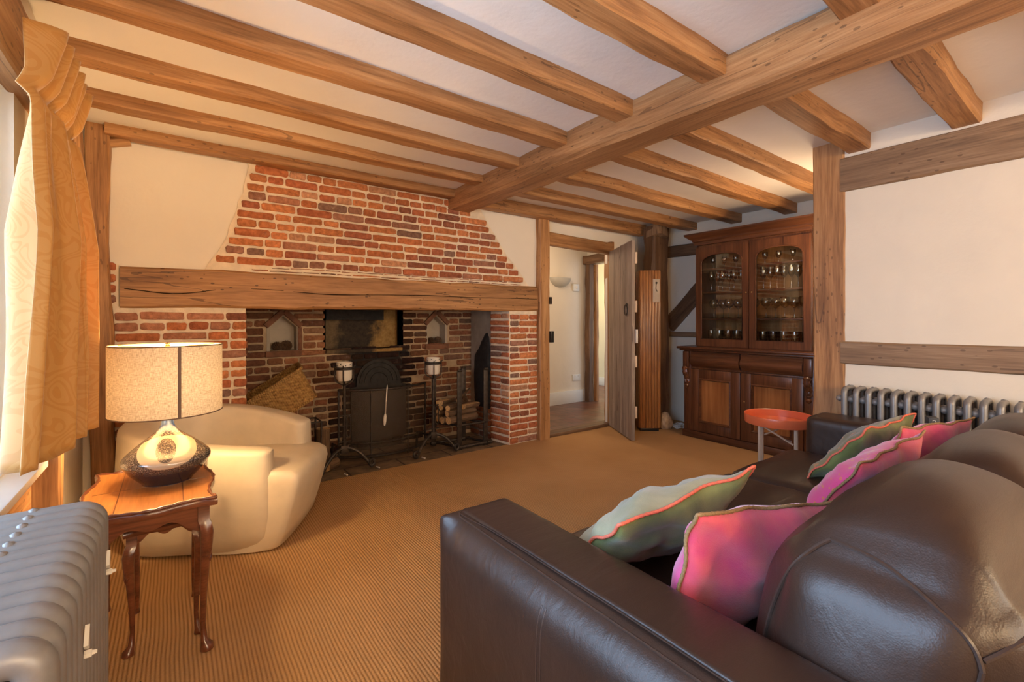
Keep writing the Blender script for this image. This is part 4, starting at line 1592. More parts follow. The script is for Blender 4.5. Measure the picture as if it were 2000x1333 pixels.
def prism(bm, outline, z0, z1, mi=0, inset_top=0.0):
    def sc(p, d):
        l = math.hypot(*p)
        return (p[0] * (1 - d / l), p[1] * (1 - d / l))
    lv = [(z0, inset_top * 0.6), (z0 + (z1 - z0) * 0.25, 0.0), (z0 + (z1 - z0) * 0.75, 0.0), (z1, inset_top)]
    rings = [[bm.verts.new((*sc(p, d), z)) for p in outline] for z, d in lv]
    n = len(outline)
    for a, b in zip(rings, rings[1:]):
        for k in range(n):
            bm.faces.new((a[k], a[(k + 1) % n], b[(k + 1) % n], b[k])).material_index = mi
    bm.faces.new(rings[0][::-1]).material_index = mi
    bm.faces.new(rings[-1]).material_index = mi


bm = bmesh.new()
ol = tabletop_outline(0.183, 0.275)
prism(bm, ol, 0.508, 0.532, 0, 0.005)
# raised carved rim
n = len(ol)
tube(bm, [(p[0] * 0.975, p[1] * 0.983, 0.534) for p in ol], [0.0055 + 0.0018 * math.sin(i * 2.2) for i in range(n)], 8, closed=True)
bm_obj('table_rim', bm, M_TABLE, tb, smooth=True, angle=50)
bm = bmesh.new()
prism(bm, [(p[0] * 0.955, p[1] * 0.968) for p in ol], 0.530, 0.5335)
bm_obj('table_top', bm, M_TOP, tb)
bm = bmesh.new()
box(bm, -0.092, -0.089, -0.255, 0.26, 0.5334, 0.5339)
box(bm, 0.089, 0.092, -0.255, 0.26, 0.5334, 0.5339)
box(bm, -0.165, 0.165, -0.004, -0.001, 0.5334, 0.5339)
bm_obj('inlay_lines', bm, M_TABLE, tb)


def apron(bm, x0, y0, x1, y1, z1, depth, th=0.016):
    n = 24
    d = Vector((x1 - x0, y1 - y0, 0))
    nrm = Vector((-d.y, d.x, 0)).normalized() * th / 2
    top, bot = [], []
    for s in (-1, 1):
        T, B = [], []
        for i in range(n + 1):
            t = i / n
            u = abs(2 * t - 1)
            zz = z1 - depth * (0.50 + 0.5 * (u ** 2.2)) - 0.010 * math.cos(u * PI * 2.4)
            p = Vector((x0, y0, 0)) + d * t + nrm * s
            T.append(bm.verts.new((p.x, p.y, z1)))
            B.append(bm.verts.new((p.x, p.y, zz)))
        top.append(T)
        bot.append(B)
    for i in range(n):
        bm.faces.new((top[0][i], top[0][i + 1], bot[0][i + 1], bot[0][i]))
        bm.faces.new((top[1][i + 1], top[1][i], bot[1][i], bot[1][i + 1]))
        bm.faces.new((bot[0][i], bot[0][i + 1], bot[1][i + 1], bot[1][i]))
        bm.faces.new((top[0][i + 1], top[0][i], top[1][i], top[1][i + 1]))
    bm.faces.new((top[0][0], bot[0][0], bot[1][0], top[1][0]))
    bm.faces.new((top[0][-1], top[1][-1], bot[1][-1], bot[0][-1]))


def cabriole(parent, x, y, dx, dy, H, s=1.0):
    """slim cabriole leg bowing towards (dx, dy)"""
    bm = bmesh.new()
    prof = [(0.0, 0.001, 0.020), (0.004, 0.006, 0.024), (0.02, 0.006, 0.022), (0.035, 0.002, 0.012), (0.09, -0.003, 0.0095), (0.20, 0.0, 0.0125), (0.30, 0.006, 0.0165),
            (0.37, 0.012, 0.0215), (0.41, 0.013, 0.0235), (0.445, 0.006, 0.021), (0.455, 0.0, 0.0195), (0.508, 0.0, 0.0195)]
    k = H / 0.508
    rings = []
    N_ = 16
    for z, off, r_ in prof:
        ring = []
        for i in range(N_):
            a = 2 * PI * i / N_
            c_, s_ = math.cos(a), math.sin(a)
            if z > 0.40:
                m = max(abs(c_), abs(s_))
                blend = min(1, (z - 0.40) / 0.055)
                f_ = (1 - blend) + blend / m
            else:
                f_ = 1
            carve = 1 + (0.05 * math.sin(a * 7) if 0.28 < z < 0.44 else 0)
            fx = (0.007 if z < 0.03 else 0)
            ring.append(bm.verts.new((x + dx * (off + fx) + r_ * s * f_ * carve * c_, y + dy * (off + fx) + r_ * s * f_ * carve * s_, z * k)))
        rings.append(ring)
    for a, b in zip(rings, rings[1:]):
        for i in range(N_):
            bm.faces.new((a[i], a[(i + 1) % N_], b[(i + 1) % N_], b[i]))
    bm.faces.new(rings[0][::-1])
    bm.faces.new(rings[-1])
    o = bm_obj('leg', bm, M_TABLE, parent, smooth=True, angle=60)
    # carved leaf on the knee
    bm = bmesh.new()
    kx, ky = x + dx * 0.030 * s, y + dy * 0.030 * s
    tx, ty = -dy, dx
    for q in range(4):
        for sg in (-1, 1):
            z_ = (0.415 - q * 0.028) * k
            tube(bm, [(kx, ky, z_ - 0.022), (kx + sg * tx * 0.006 - dx * 0.001, ky + sg * ty * 0.006, z_ - 0.008), (kx + sg * tx * 0.013 - dx * 0.006, ky + sg * ty * 0.013 - dy * 0.006, z_ + 0.004)], [0.0012, 0.0026, 0.001], 5)
    bm_obj('leaf_carving', bm, M_TABLE, o, smooth=True)
    return o


bm = bmesh.new()
for a in ((-0.145, -0.235, 0.145, -0.235), (-0.145, 0.235, 0.145, 0.235), (-0.148, -0.225, -0.148, 0.225), (0.148, -0.225, 0.148, 0.225)):
    apron(bm, *a, 0.508, 0.088)
bm_obj('apron', bm, M_TABLE, tb, smooth=True)
for sx in (-1, 1):
    for sy in (-1, 1):
        cabriole(tb, sx * 0.148, sy * 0.235, sx * 0.7, sy * 0.7, 0.508, 0.86)
tb2 = empty('side_table', (-0.025, 2.175, 0), 0, 'smaller inner table of the mahogany nest, tucked beneath the lamp table', 'side table')
bm = bmesh.new()
prism(bm, tabletop_outline(0.112, 0.185, bump_=0.004), 0.418, 0.436, 0, 0.004)
bm_obj('table_top', bm, M_TABLE, tb2, smooth=True)
bm = bmesh.new()
for a in ((-0.09, -0.13, 0.09, -0.13), (-0.09, 0.13, 0.09, 0.13), (-0.092, -0.125, -0.092, 0.125), (0.092, -0.125, 0.092, 0.125)):
    apron(bm, *a, 0.418, 0.04, 0.012)
bm_obj('apron', bm, M_TABLE, tb2, smooth=True)
for sx in (-1, 1):
    for sy in (-1, 1):
        cabriole(tb2, sx * 0.092, sy * 0.135, sx * 0.7, sy * 0.7, 0.418, 0.75)

# ------------------------------------------------------------------ table lamp
def lamp_glaze():
    m, nt, b = newmat('speckled_lamp_glaze')
    tc = N(nt, 'ShaderNodeTexCoord')
    sx = N(nt, 'ShaderNodeSeparateXYZ')
    L(nt, tc.outputs['Object'], sx.inputs[0])
    x, y, z = sx.outputs
    front = math_n(nt, 'LESS_THAN', y, 0.0)
    wv = math_n(nt, 'MULTIPLY', math_n(nt, 'SUBTRACT', noise_tex(nt, tc.outputs['Object'], 12, 2), 0.5), 0.35)

    def ell(cx, cz_, rx, rz):
        a = math_n(nt, 'POWER', math_n(nt, 'DIVIDE', math_n(nt, 'SUBTRACT', x, cx), rx), 2)
        c_ = math_n(nt, 'POWER', math_n(nt, 'DIVIDE', math_n(nt, 'SUBTRACT', z, cz_), rz), 2)
        d = math_n(nt, 'ADD', math_n(nt, 'ADD', a, c_), wv)
        return math_n(nt, 'MULTIPLY', math_n(nt, 'LESS_THAN', d, 1.0), front)
    sp = noise_tex(nt, tc.outputs['Object'], 260, 2, 0.8)
    speck = ramp(nt, sp, [(0.42, (0.030, 0.024, 0.024)), (0.56, (0.13, 0.105, 0.085)), (0.68, (0.40, 0.34, 0.26))])
    zb = N(nt, 'ShaderNodeMapRange')
    zb.inputs[1].default_value, zb.inputs[2].default_value = 0.085, 0.05
    L(nt, z, zb.inputs[0])
    c = mix(nt, zb.outputs[0], speck, (0.030, 0.020, 0.032))
    c = mix(nt, ell(0.0, 0.128, 0.088, 0.052), c, (0.40, 0.33, 0.245))
    c = mix(nt, ell(-0.004, 0.135, 0.030, 0.037), c, speck)
    zn = N(nt, 'ShaderNodeMapRange')
    zn.inputs[1].default_value, zn.inputs[2].default_value = 0.185, 0.21
    L(nt, z, zn.inputs[0])
    blue = ramp(nt, noise_tex(nt, coords(nt, (60, 60, 6)), 1.0, 2), [(0.35, (0.03, 0.06, 0.17)), (0.65, (0.12, 0.17, 0.28))])
    c = mix(nt, zn.outputs[0], c, blue)
    L(nt, c, b.inputs['Base Color'])
    b.inputs['Roughness'].default_value = 0.16
    b.inputs['Coat Weight'].default_value = 0.6
    b.inputs['Coat Roughness'].default_value = 0.05
    return m


def shade_mat():
    m = bpy.data.materials.new('linen_lamp_shade')
    m.use_nodes = True
    nt = m.node_tree
    nt.nodes.clear()
    out_ = N(nt, 'ShaderNodeOutputMaterial')
    tc = N(nt, 'ShaderNodeTexCoord')
    sx = N(nt, 'ShaderNodeSeparateXYZ')
    L(nt, tc.outputs['Object'], sx.inputs[0])
    an = math_n(nt, 'ARCTAN2', sx.outputs[1], sx.outputs[0])
    cb = N(nt, 'ShaderNodeCombineXYZ')
    L(nt, math_n(nt, 'MULTIPLY', an, 0.18), cb.inputs[0])
    L(nt, sx.outputs[2], cb.inputs[1])
    mp1 = N(nt, 'ShaderNodeMapping')
    mp1.inputs['Scale'].default_value = (60, 420, 1)
    L(nt, cb.outputs[0], mp1.inputs[0])
    mp2 = N(nt, 'ShaderNodeMapping')
    mp2.inputs['Scale'].default_value = (420, 60, 1)
    L(nt, cb.outputs[0], mp2.inputs[0])
    f = math_n(nt, 'MULTIPLY', math_n(nt, 'ADD', noise_tex(nt, mp1.outputs[0], 1, 2), noise_tex(nt, mp2.outputs[0], 1, 2)), 0.5)
    c = ramp(nt, f, [(0.38, (0.52, 0.40, 0.26)), (0.62, (0.86, 0.74, 0.56))])
    d = N(nt, 'ShaderNodeBsdfDiffuse')
    t = N(nt, 'ShaderNodeBsdfTranslucent')
    L(nt, c, d.inputs[0])
    L(nt, c, t.inputs[0])
    mx = N(nt, 'ShaderNodeMixShader')
    mx.inputs[0].default_value = 0.028
    L(nt, d.outputs[0], mx.inputs[1])
    L(nt, t.outputs[0], mx.inputs[2])
    L(nt, mx.outputs[0], out_.inputs[0])
    return m


lm = empty('table_lamp', (-0.02, 2.20, 0.5335), 0, 'squat speckled ceramic table lamp with a wide oatmeal drum shade', 'table lamp')
# the base turns its glazed patch to the camera
bm = bmesh.new()
prof = [(0.0, 0.0), (0.072, 0.0), (0.082, 0.006), (0.118, 0.045), (0.136, 0.072), (0.1395, 0.086), (0.134, 0.102), (0.112, 0.125), (0.078, 0.155), (0.046, 0.180), (0.028, 0.200), (0.020, 0.222), (0.0175, 0.27), (0.020, 0.285), (0.0, 0.286)]
pp = []
for i in range(len(prof) - 1):
    for k in range(4):
        t = k / 4
        p0 = prof[max(i - 1, 0)]
        p1, p2 = prof[i], prof[i + 1]
        p3 = prof[min(i + 2, len(prof) - 1)]
        q = [0.5 * ((2 * p1[j]) + (-p0[j] + p2[j]) * t + (2 * p0[j] - 5 * p1[j] + 4 * p2[j] - p3[j]) * t * t + (-p0[j] + 3 * p1[j] - 3 * p2[j] + p3[j]) * t ** 3) for j in (0, 1)]
        pp.append((max(q[0], 0.0004), q[1]))
lathe(bm, pp, 64, cap1=True)
bm_obj('lamp_base', bm, lamp_glaze(), lm, smooth=True, angle=50)
bm = bmesh.new()
lathe(bm, [(0.011, 0.28), (0.011, 0.298), (0.044, 0.306), (0.047, 0.311), (0.016, 0.316), (0.016, 0.345), (0.010, 0.35)], 16, cap0=True, cap1=True)  # flare added under the bulb to shield the base from its light
bm_obj('bulb_holder_baffle', bm, M_BRASS, lm, smooth=True)
sh = None
R_, zb_, zt_ = 0.178, 0.262, 0.520
bm = bmesh.new()
lathe(bm, [(R_, zb_), (R_, (zb_ + zt_) / 2), (R_, zt_)], 96)
sh = bm_obj('lamp_shade', bm, shade_mat(), lm, smooth=True, angle=None)
M_TRIMB = plain('brown_binding', (0.17, 0.10, 0.065), 0.7, var=0.1)
for z in (zb_, zt_):
    bm = bmesh.new()
    tube(bm, [(R_ * math.cos(2 * PI * i / 96), R_ * math.sin(2 * PI * i / 96), z) for i in range(96)], 0.0022, 6, closed=True)
    bm_obj('shade_binding', bm, M_TRIMB, sh, smooth=True)
bm = bmesh.new()
a0 = math.radians(-90 + 11.5)
v = []
for i in range(3):
    a = a0 + (i - 1) * 0.029
    for z in (zb_, zt_):
        v.append(bm.verts.new(((R_ + 0.0012) * math.cos(a), (R_ + 0.0012) * math.sin(a), z)))
bm.faces.new((v[0], v[2], v[3], v[1]))
bm.faces.new((v[2], v[4], v[5], v[3]))
bm_obj('shade_seam', bm, M_TRIMB, sh)
bm = bmesh.new()
for k in range(3):
    a = k * 2 * PI / 3 + 0.5
    tube(bm, [(0, 0, zt_ - 0.012), (R_ * math.cos(a), R_ * math.sin(a), zt_ - 0.003)], 0.0018, 6)
for s in (-1, 1):
    tube(bm, [(s * 0.014, 0, 0.31), (s * 0.05, 0, 0.36), (s * 0.055, 0, 0.43), (s * 0.02, 0, 0.495), (0, 0, zt_ - 0.012)], 0.0018, 6)
bm_obj('shade_carrier', bm, M_BRASS, sh, smooth=True)
bm = bmesh.new()
lathe(bm, [(0.008, zt_ - 0.014), (0.009, zt_ - 0.004), (0.005, zt_), (0.009, zt_ + 0.004), (0.002, zt_ + 0.009)], 16, cap0=True, cap1=True)
bm_obj('finial', bm, M_BRASS, sh, smooth=True)

# ------------------------------------------------------------------ armchair
def smooth_closed(pts, it=2):
    for _ in range(it):
        q = []
        for i in range(len(pts)):
            a, b = pts[i], pts[(i + 1) % len(pts)]
            q += [a * 0.75 + b * 0.25, a * 0.25 + b * 0.75]
        pts = q
    return pts


ac = empty('armchair', (0.24, 2.90, 0), 0, 'low cream leather tub armchair in front of the brick fireplace', 'armchair')
AC0 = Vector((0.24, 2.90, 0))
# centre line of the arm and back shell in plan: near front -> near back -> far back -> far front
cl = [Vector((0.395, 2.555)), Vector((0.10, 2.69)), Vector((-0.135, 2.86)), Vector((-0.125, 3.10)), Vector((0.08, 3.255)), Vector((0.32, 3.215)), Vector((0.52, 3.10)), Vector((0.655, 2.98))]
hs = [0.505, 0.535, 0.60, 0.635, 0.645, 0.63, 0.585, 0.535]


def catmull(vals, t):
    n = len(vals) - 1
    x = t * n
    i = min(int(x), n - 1)
    f = x - i
    p0, p1, p2, p3 = vals[max(i - 1, 0)], vals[i], vals[i + 1], vals[min(i + 2, n)]
    return (2 * p1 + (p2 - p0) * f + (2 * p0 - 5 * p1 + 4 * p2 - p3) * f * f + (3 * p1 - p0 - 3 * p2 + p3) * f ** 3) * 0.5


bm = bmesh.new()
NS = 56
rings = []
for i in range(NS + 1):
    t = i / NS
    c = catmull(cl, t)
    d = (catmull(cl, min(1, t + 0.01)) - catmull(cl, max(0, t - 0.01))).normalized()
    nrm = Vector((-d.y, d.x))      # points to the outside? corrected below
    cen = Vector((0.27, 2.93))
    if (c - cen).dot(nrm) < 0:
        nrm = -nrm
    H = catmull(hs, t)
    e_ = min(t, 1 - t) * NS        # round the arm ends
    k = min(1.0, 0.45 + 0.55 * math.sqrt(max(0, 1 - (1 - min(1, e_ / 3)) ** 2)))
    hw = 0.068 * k
    Ht = H - 0.018 * (1 - k)
    ring = []
    rr = 0.030 * k
    prof_ = [(-hw, 0.20), (-hw, Ht - rr)]
    for q in range(1, 5):
        a = PI - q * PI / 2 / 5
        prof_.append((-hw + rr + rr * math.cos(a), Ht - rr + rr * math.sin(a)))
    prof_ += [(-hw + rr, Ht), (0, Ht + 0.003), (hw - rr, Ht)]
    for q in range(1, 5):
        a = PI / 2 - q * PI / 2 / 5
        prof_.append((hw - rr + rr * math.cos(a), Ht - rr + rr * math.sin(a)))
    prof_ += [(hw, Ht - rr), (hw + 0.010, Ht * 0.62), (hw + 0.004, Ht * 0.35), (hw - 0.012, 0.10), (hw - 0.035, 0.022), (hw - 0.06, 0.012)]
    for u, z in prof_:
        p = c + nrm * u
        ring.append(bm.verts.new((p.x - AC0.x, p.y - AC0.y, z)))
    rings.append(ring)
for a, b in zip(rings, rings[1:]):
    m = len(a)
    for k in range(m - 1):
        bm.faces.new((a[k], a[k + 1], b[k + 1], b[k]))
    bm.faces.new((a[-1], a[0], b[0], b[-1]))
bm.faces.new(rings[0])
bm.faces.new(rings[-1][::-1])
bm_obj('shell', bm, M_CREAM, ac, smooth=True, angle=60)['label'] = 'wraparound arms and back'
# seat block: fills the shell and pushes forward between the arm ends
sp = [Vector(p) for p in ((0.43, 2.475), (0.10, 2.66), (-0.10, 2.90), (-0.06, 3.10), (0.12, 3.20), (0.40, 3.14), (0.70, 2.955), (0.735, 2.985), (0.60, 2.70))]
front = [Vector((0.40, 2.50)), Vector((0.735, 3.0))]
outl = [Vector((0.425, 2.49)), Vector((0.13, 2.64)), Vector((-0.08, 2.86)), Vector((-0.07, 3.08)), Vector((0.10, 3.20)), Vector((0.35, 3.15)), Vector((0.70, 3.01)), Vector((0.72, 2.96)), Vector((0.60, 2.73)), Vector((0.47, 2.52))]
o2 = smooth_closed(outl, 2)
cen = Vector((0.30, 2.88))
fd = Vector((0.85, -0.52)).normalized()
bm = bmesh.new()
rings = []
lev = [(0.008, -0.055), (0.02, -0.03), (0.10, 0.0), (0.22, 0.035), (0.335, 0.062), (0.372, 0.055), (0.392, 0.030), (0.398, -0.02)]
for z, push in lev:
    ring = []
    for p in o2:
        f_ = max(0, (p - cen).normalized().dot(fd))
        f_ = min(1, max(0, (f_ - 0.35) / 0.45))
        q = p + fd * push * f_ + (cen - p).normalized() * (0.012 if z > 0.39 else 0)
        ring.append(bm.verts.new((q.x - AC0.x, q.y - AC0.y, z)))
    rings.append(ring)
n = len(o2)
for a, b in zip(rings, rings[1:]):
    for k in range(n):
        bm.faces.new((a[k], a[(k + 1) % n], b[(k + 1) % n], b[k]))
bm.faces.new(rings[0][::-1])
# domed top
prev = rings[-1]
for s_, dz in ((0.8, 0.008), (0.5, 0.014), (0.2, 0.016)):
    ring = [bm.verts.new(((cen.x + (v.co.x + AC0.x - cen.x) * s_) - AC0.x, (cen.y + (v.co.y + AC0.y - cen.y) * s_) - AC0.y, 0.398 + dz)) for v in rings[-1]]
    for k in range(n):
        bm.faces.new((prev[k], prev[(k + 1) % n], ring[(k + 1) % n], ring[k]))
    prev = ring
bm.faces.new(prev)
bm_obj('seat', bm, M_CREAM, ac, smooth=True, angle=65)
# piped seam across the near arm top
bm = bmesh.new()
tube(bm, [(-0.36 + 0.02 * i, 0.02 - 0.022 * i + 0.0014 * i * i, 0.606 - 0.0075 * i) for i in range(9)], 0.0025, 6)
bm.free()

# ------------------------------------------------------------------ curtain
def curtain_mat():
    m, nt, b = newmat('gold_damask')
    v = coords(nt, (1, 1, 1))
    # swirling tone-on-tone figure: contour lines of a warped noise
    f = noise_tex(nt, coords(nt, (0.6, 1, 0.8)), 7.0, 1, 0.4, 2.2)
    g = math_n(nt, 'ABSOLUTE', math_n(nt, 'SINE', math_n(nt, 'MULTIPLY', f, 34.0)))
    k = math_n(nt, 'GREATER_THAN', g, 0.62)
    c = mix(nt, math_n(nt, 'MULTIPLY', k, 0.42), (0.56, 0.255, 0.055), (0.66, 0.36, 0.11))
    weave = noise_tex(nt, coords(nt, (300, 300, 300)), 1.0, 1)
    c = mix(nt, math_n(nt, 'MULTIPLY', weave, 0.15), c, (0.45, 0.25, 0.08))
    nt.nodes.remove(b)
    out_ = nt.nodes['Material Output']
    p = N(nt, 'ShaderNodeBsdfPrincipled')
    L(nt, c, p.inputs['Base Color'])
    p.inputs['Roughness'].default_value = 0.62
    p.inputs['Sheen Weight'].default_value = 0.35
    p.inputs['Sheen Roughness'].default_value = 0.4
    L(nt, bump(nt, k, 0.25, 0.004), p.inputs['Normal'])
    t = N(nt, 'ShaderNodeBsdfTranslucent')
    L(nt, c, t.inputs[0])
    mx = N(nt, 'ShaderNodeMixShader')
    mx.inputs[0].default_value = 0.10
    L(nt, p.outputs[0], mx.inputs[1])
    L(nt, t.outputs[0], mx.inputs[2])
    L(nt, mx.outputs[0], out_.inputs[0])
    return m


M_CURT = curtain_mat()
M_LINING = plain('ivory_curtain_lining', (0.55, 0.52, 0.47), 0.7, var=0.05)
cu = empty('curtain', (-0.30, 1.9, 0), 0, 'gold damask curtain with pinch pleats hanging at the side window', 'curtain')
C0 = Vector((-0.30, 1.9, 0))
bm = bmesh.new()
NU, NV = 150, 44
NP = 6                     # pleat groups
ZT, ZG, ZB = 1.925, 1.765, 0.775
grid = []
for j in range(NV + 1):
    # rows: heading, gather, skirt
    if j <= 8:
        z = ZT - (ZT - ZG) * j / 8
    else:
        z = ZG - (ZG - ZB) * (j - 8) / (NV - 8)
    row = []
    q = max(0.0, (ZG - z) / (ZG - ZB))             # 0 at gather, 1 at hem
    hd = max(0.0, (z - ZG) / (ZT - ZG))            # 1 at the top
    y0 = 1.70 - 0.13 * q - 0.02 * hd
    y1 = 2.20 - 0.02 * q
    for i in range(NU + 1):
        u = i / NU
        y = y0 + (y1 - y0) * u
        ph = 2 * PI * (NP * u)
        amp_h = 0.032 * (0.35 + 0.65 * hd)
        w1 = (1.9 * abs(math.sin(ph / 2)) - 1.0) * amp_h if z >= ZG else 0
        w1b = math.sin(ph * 1.0) * 0.010 * (1 - q)
        # deep soft folds in the skirt, wider towards the hem
        us = u + 0.03 * math.sin(2 * PI * u * 1.3 + 1)
        fold = (0.052 * math.sin(2 * PI * (3.6 * us) + 0.6) + 0.012 * math.sin(2 * PI * 7.7 * us + 1.7 + z)) * min(1, q * 2.2 + 0.15)
        if z >= ZG:
            fold *= 1 - hd
        x = -0.280 + 0.022 * hd + 0.012 * q * u + (w1 if z >= ZG else w1b) + fold * 1.0
        x += 0.010 * noise.noise(Vector((u * 6, z * 2.2, 3)))
        yy = y + 0 + 0.018 * math.cos(2 * PI * 3.6 * us + 0.6) * min(1, q * 2)
        # pinch at the gather line
        pin = math.exp(-((z - ZG) / 0.022) ** 2)
        x -= 0.018 * pin
        zz = z
        if j == 0:
            zz += 0.010 * abs(math.sin(ph / 2))
        if j == NV:
            zz += 0.010 * math.sin(2 * PI * 3.6 * us)
        # leading edge turns back towards the window
        if u < 0.10:
            k = (0.10 - u) / 0.10
            x -= 0.055 * k * (0.4 + 0.6 * q)
            yy -= 0.02 * k * q
        row.append(bm.verts.new((x - C0.x, yy - C0.y, zz)))
    grid.append(row)
for a, b in zip(grid, grid[1:]):
    for i in range(NU):
        bm.faces.new((a[i], a[i + 1], b[i + 1], b[i]))
o = bm_obj('curtain_fabric', bm, M_CURT, cu, smooth=True, angle=None)
sm = o.modifiers.new('cloth', 'SOLIDIFY')
sm.thickness = 0.004
# lining strip that shows along the leading edge
bm = bmesh.new()
rows = []
for j in range(25):
    t = j / 24
    z = 1.90 - (1.90 - 0.765) * t
    q = max(0.0, (ZG - z) / (ZG - ZB))
    y = 1.675 - 0.17 * q
    rows.append([bm.verts.new((-0.355 - 0.045 * (q + 0.15) * (k / 4) - 0.0 - C0.x, y - 0.01 - 0.055 * (k / 4) - C0.y - 0.008 * math.sin(t * 9 + k), z)) for k in range(5)])
for a, b in zip(rows, rows[1:]):
    for i in range(4):
        bm.faces.new((a[i], a[i + 1], b[i + 1], b[i]))
o = bm_obj('curtain_lining', bm, M_LINING, cu, smooth=True, angle=None)
sm = o.modifiers.new('cloth', 'SOLIDIFY')
sm.thickness = 0.003
# lamp plug and lead on the carpet
e = empty('power_lead', (-0.13, 1.80, 0), 0, 'short dark lead with a plug on the carpet between radiator and lamp table', 'cord')
bm = bmesh.new()
tube(bm, [(-0.06, -0.03, 0.006), (-0.02, 0.0, 0.008), (0.02, 0.015, 0.006), (0.045, 0.05, 0.006)], 0.0045, 6)
bm_obj('lead', bm, M_BLACKP, e, smooth=True)
box_obj('plug', -0.045, 0.0, -0.035, -0.012, 0.0, 0.014, M_BLACKP, e, 0.004)

# ------------------------------------------------------------------ sofa
def puff(name, x0, x1, y0, y1, z0, z1, r, mat, parent, bulge=(0, 0, 0, 0, 0, 0), n=(24, 14, 12), wr=0.0, seed=0, fn=None):
    """soft rounded block; bulge = (x-, x+, y-, y+, z-, z+)"""
    bm = bmesh.new()
    cx, cy, cz_ = (x0 + x1) / 2, (y0 + y1) / 2, (z0 + z1) / 2
    hx, hy, hz = (x1 - x0) / 2, (y1 - y0) / 2, (z1 - z0) / 2
    cache = {}

    def dens(k, m):
        # denser near the ends
        t = -1 + 2 * k / m
        return math.sin(t * PI / 2) * 0.45 + t * 0.55

    def vert(p):
        key = (round(p[0], 5), round(p[1], 5), round(p[2], 5))
        if key in cache:
            return cache[key]
        q = Vector((p[0] * hx, p[1] * hy, p[2] * hz))
        inner = Vector((max(-hx + r, min(hx - r, q.x)), max(-hy + r, min(hy - r, q.y)), max(-hz + r, min(hz - r, q.z))))
        d = q - inner
        if d.length > 1e-9:
            nrm = d.normalized()
            q = inner + nrm * r
        else:
            nrm = Vector((0, 0, 0))
        fx = ((1 - p[1] ** 2) * (1 - p[2] ** 2)) ** 1.6
        fy = (1 - p[0] ** 4) ** 1.6 * (1 - p[2] ** 2) ** 1.6
        fz = (1 - p[0] ** 4) ** 1.6 * (1 - p[1] ** 2) ** 1.4
        if p[0] < 0:
            q.x -= bulge[0] * fx * abs(p[0]) ** 3
        else:
            q.x += bulge[1] * fx * abs(p[0]) ** 3
        if p[1] < 0:
            q.y -= bulge[2] * fy * abs(p[1]) ** 2
        else:
            q.y += bulge[3] * fy * abs(p[1]) ** 2
        if p[2] < 0:
            q.z -= bulge[4] * fz * abs(p[2]) ** 2
        else:
            q.z += bulge[5] * fz * abs(p[2]) ** 2
        w = Vector((cx, cy, cz_)) + q
        if fn:
            w = fn(w, p)
        if wr:
            a = noise.noise(Vector((w.x * 5, w.y * 9 + seed, w.z * 9)))
            b_ = noise.noise(Vector((w.x * 3 + w.y * 10, w.y * 16 + seed, w.z * 12)))
            w += (nrm if nrm.length > 0 else q.normalized()) * (a * wr + b_ * wr * 0.5)
        v = bm.verts.new(w)
        cache[key] = v
        return v
    nx_, ny_, nz_ = n
    for ax, (ma, mb) in ((0, (ny_, nz_)), (1, (nx_, nz_)), (2, (nx_, ny_))):
        for s in (-1, 1):
            for i in range(ma):
                for j in range(mb):
                    qs = []
                    for a, b in ((i, j), (i + 1, j), (i + 1, j + 1), (i, j + 1)):
                        u, v_ = dens(a, ma), dens(b, mb)
                        p = (s, u, v_) if ax == 0 else (u, s, v_) if ax == 1 else (u, v_, s)
                        qs.append(vert(p))
                    if len(set(qs)) == 4:
                        bm.faces.new(qs if s > 0 else qs[::-1])
    return bm_obj(name, bm, mat, parent, smooth=True, angle=None)


M_STITCH = plain('leather_stitching', (0.17, 0.12, 0.09), 0.6, var=0.1)
M_SEAM = leather('seam_leather', (0.055, 0.034, 0.027), 0.34)
so = empty('sofa', (1.80, 0.5, 0), 0, 'large dark brown leather sofa facing the fireplace with scatter cushions', 'sofa')
SP = Matrix.Translation((-1.80, -0.5, 0))


def sf(o):
    o.parent = so
    o.matrix_parent_inverse = SP
    return o


AY0, AY1 = -0.20, 1.115


def arm_side(w, p):
    # the outer panel swells just below the top seam
    if p[0] < -0.5:
        w = w.copy()
        if w.z > 0.535:
            w.x += 0.034 * ((w.z - 0.535) / 0.075) ** 2 * min(1, (1 - abs(p[1])) * 14)
    return w


near = sf(puff('arm', 0.575, 0.800, AY0, AY1, 0.045, 0.622, 0.018, M_LEATHER, None, (0.004, 0.004, 0, 0.006, 0, 0.008), (16, 40, 40), 0.0015, fn=arm_side))
far = sf(puff('arm', 2.785, 3.010, AY0, AY1 - 0.06, 0.045, 0.622, 0.032, M_LEATHER, None, (0.006, 0.004, 0, 0.006, 0, 0.008), (12, 40, 20), 0.0015, seed=3))
# the function that lays a cord on a surface
from mathutils.bvhtree import BVHTree


def project_path(o, pts, off=0.001, it=14):
    bm = bmesh.new()
    bm.from_mesh(o.data)
    t = BVHTree.FromBMesh(bm)
    bm.free()
    out_ = []
    for p in pts:
        loc, nrm, i, d = t.find_nearest(Vector(p))
        out_.append(loc + nrm * off)
    for _ in range(it):
        out_ = [out_[0]] + [(out_[i - 1] + out_[i] * 2 + out_[i + 1]) / 4 for i in range(1, len(out_) - 1)] + [out_[-1]]
    res = []
    for p in out_:
        loc, nrm, i, d = t.find_nearest(p)
        res.append(p if d < 0.002 else loc * 0.7 + p * 0.3 + nrm * off * 0.5)
    return res


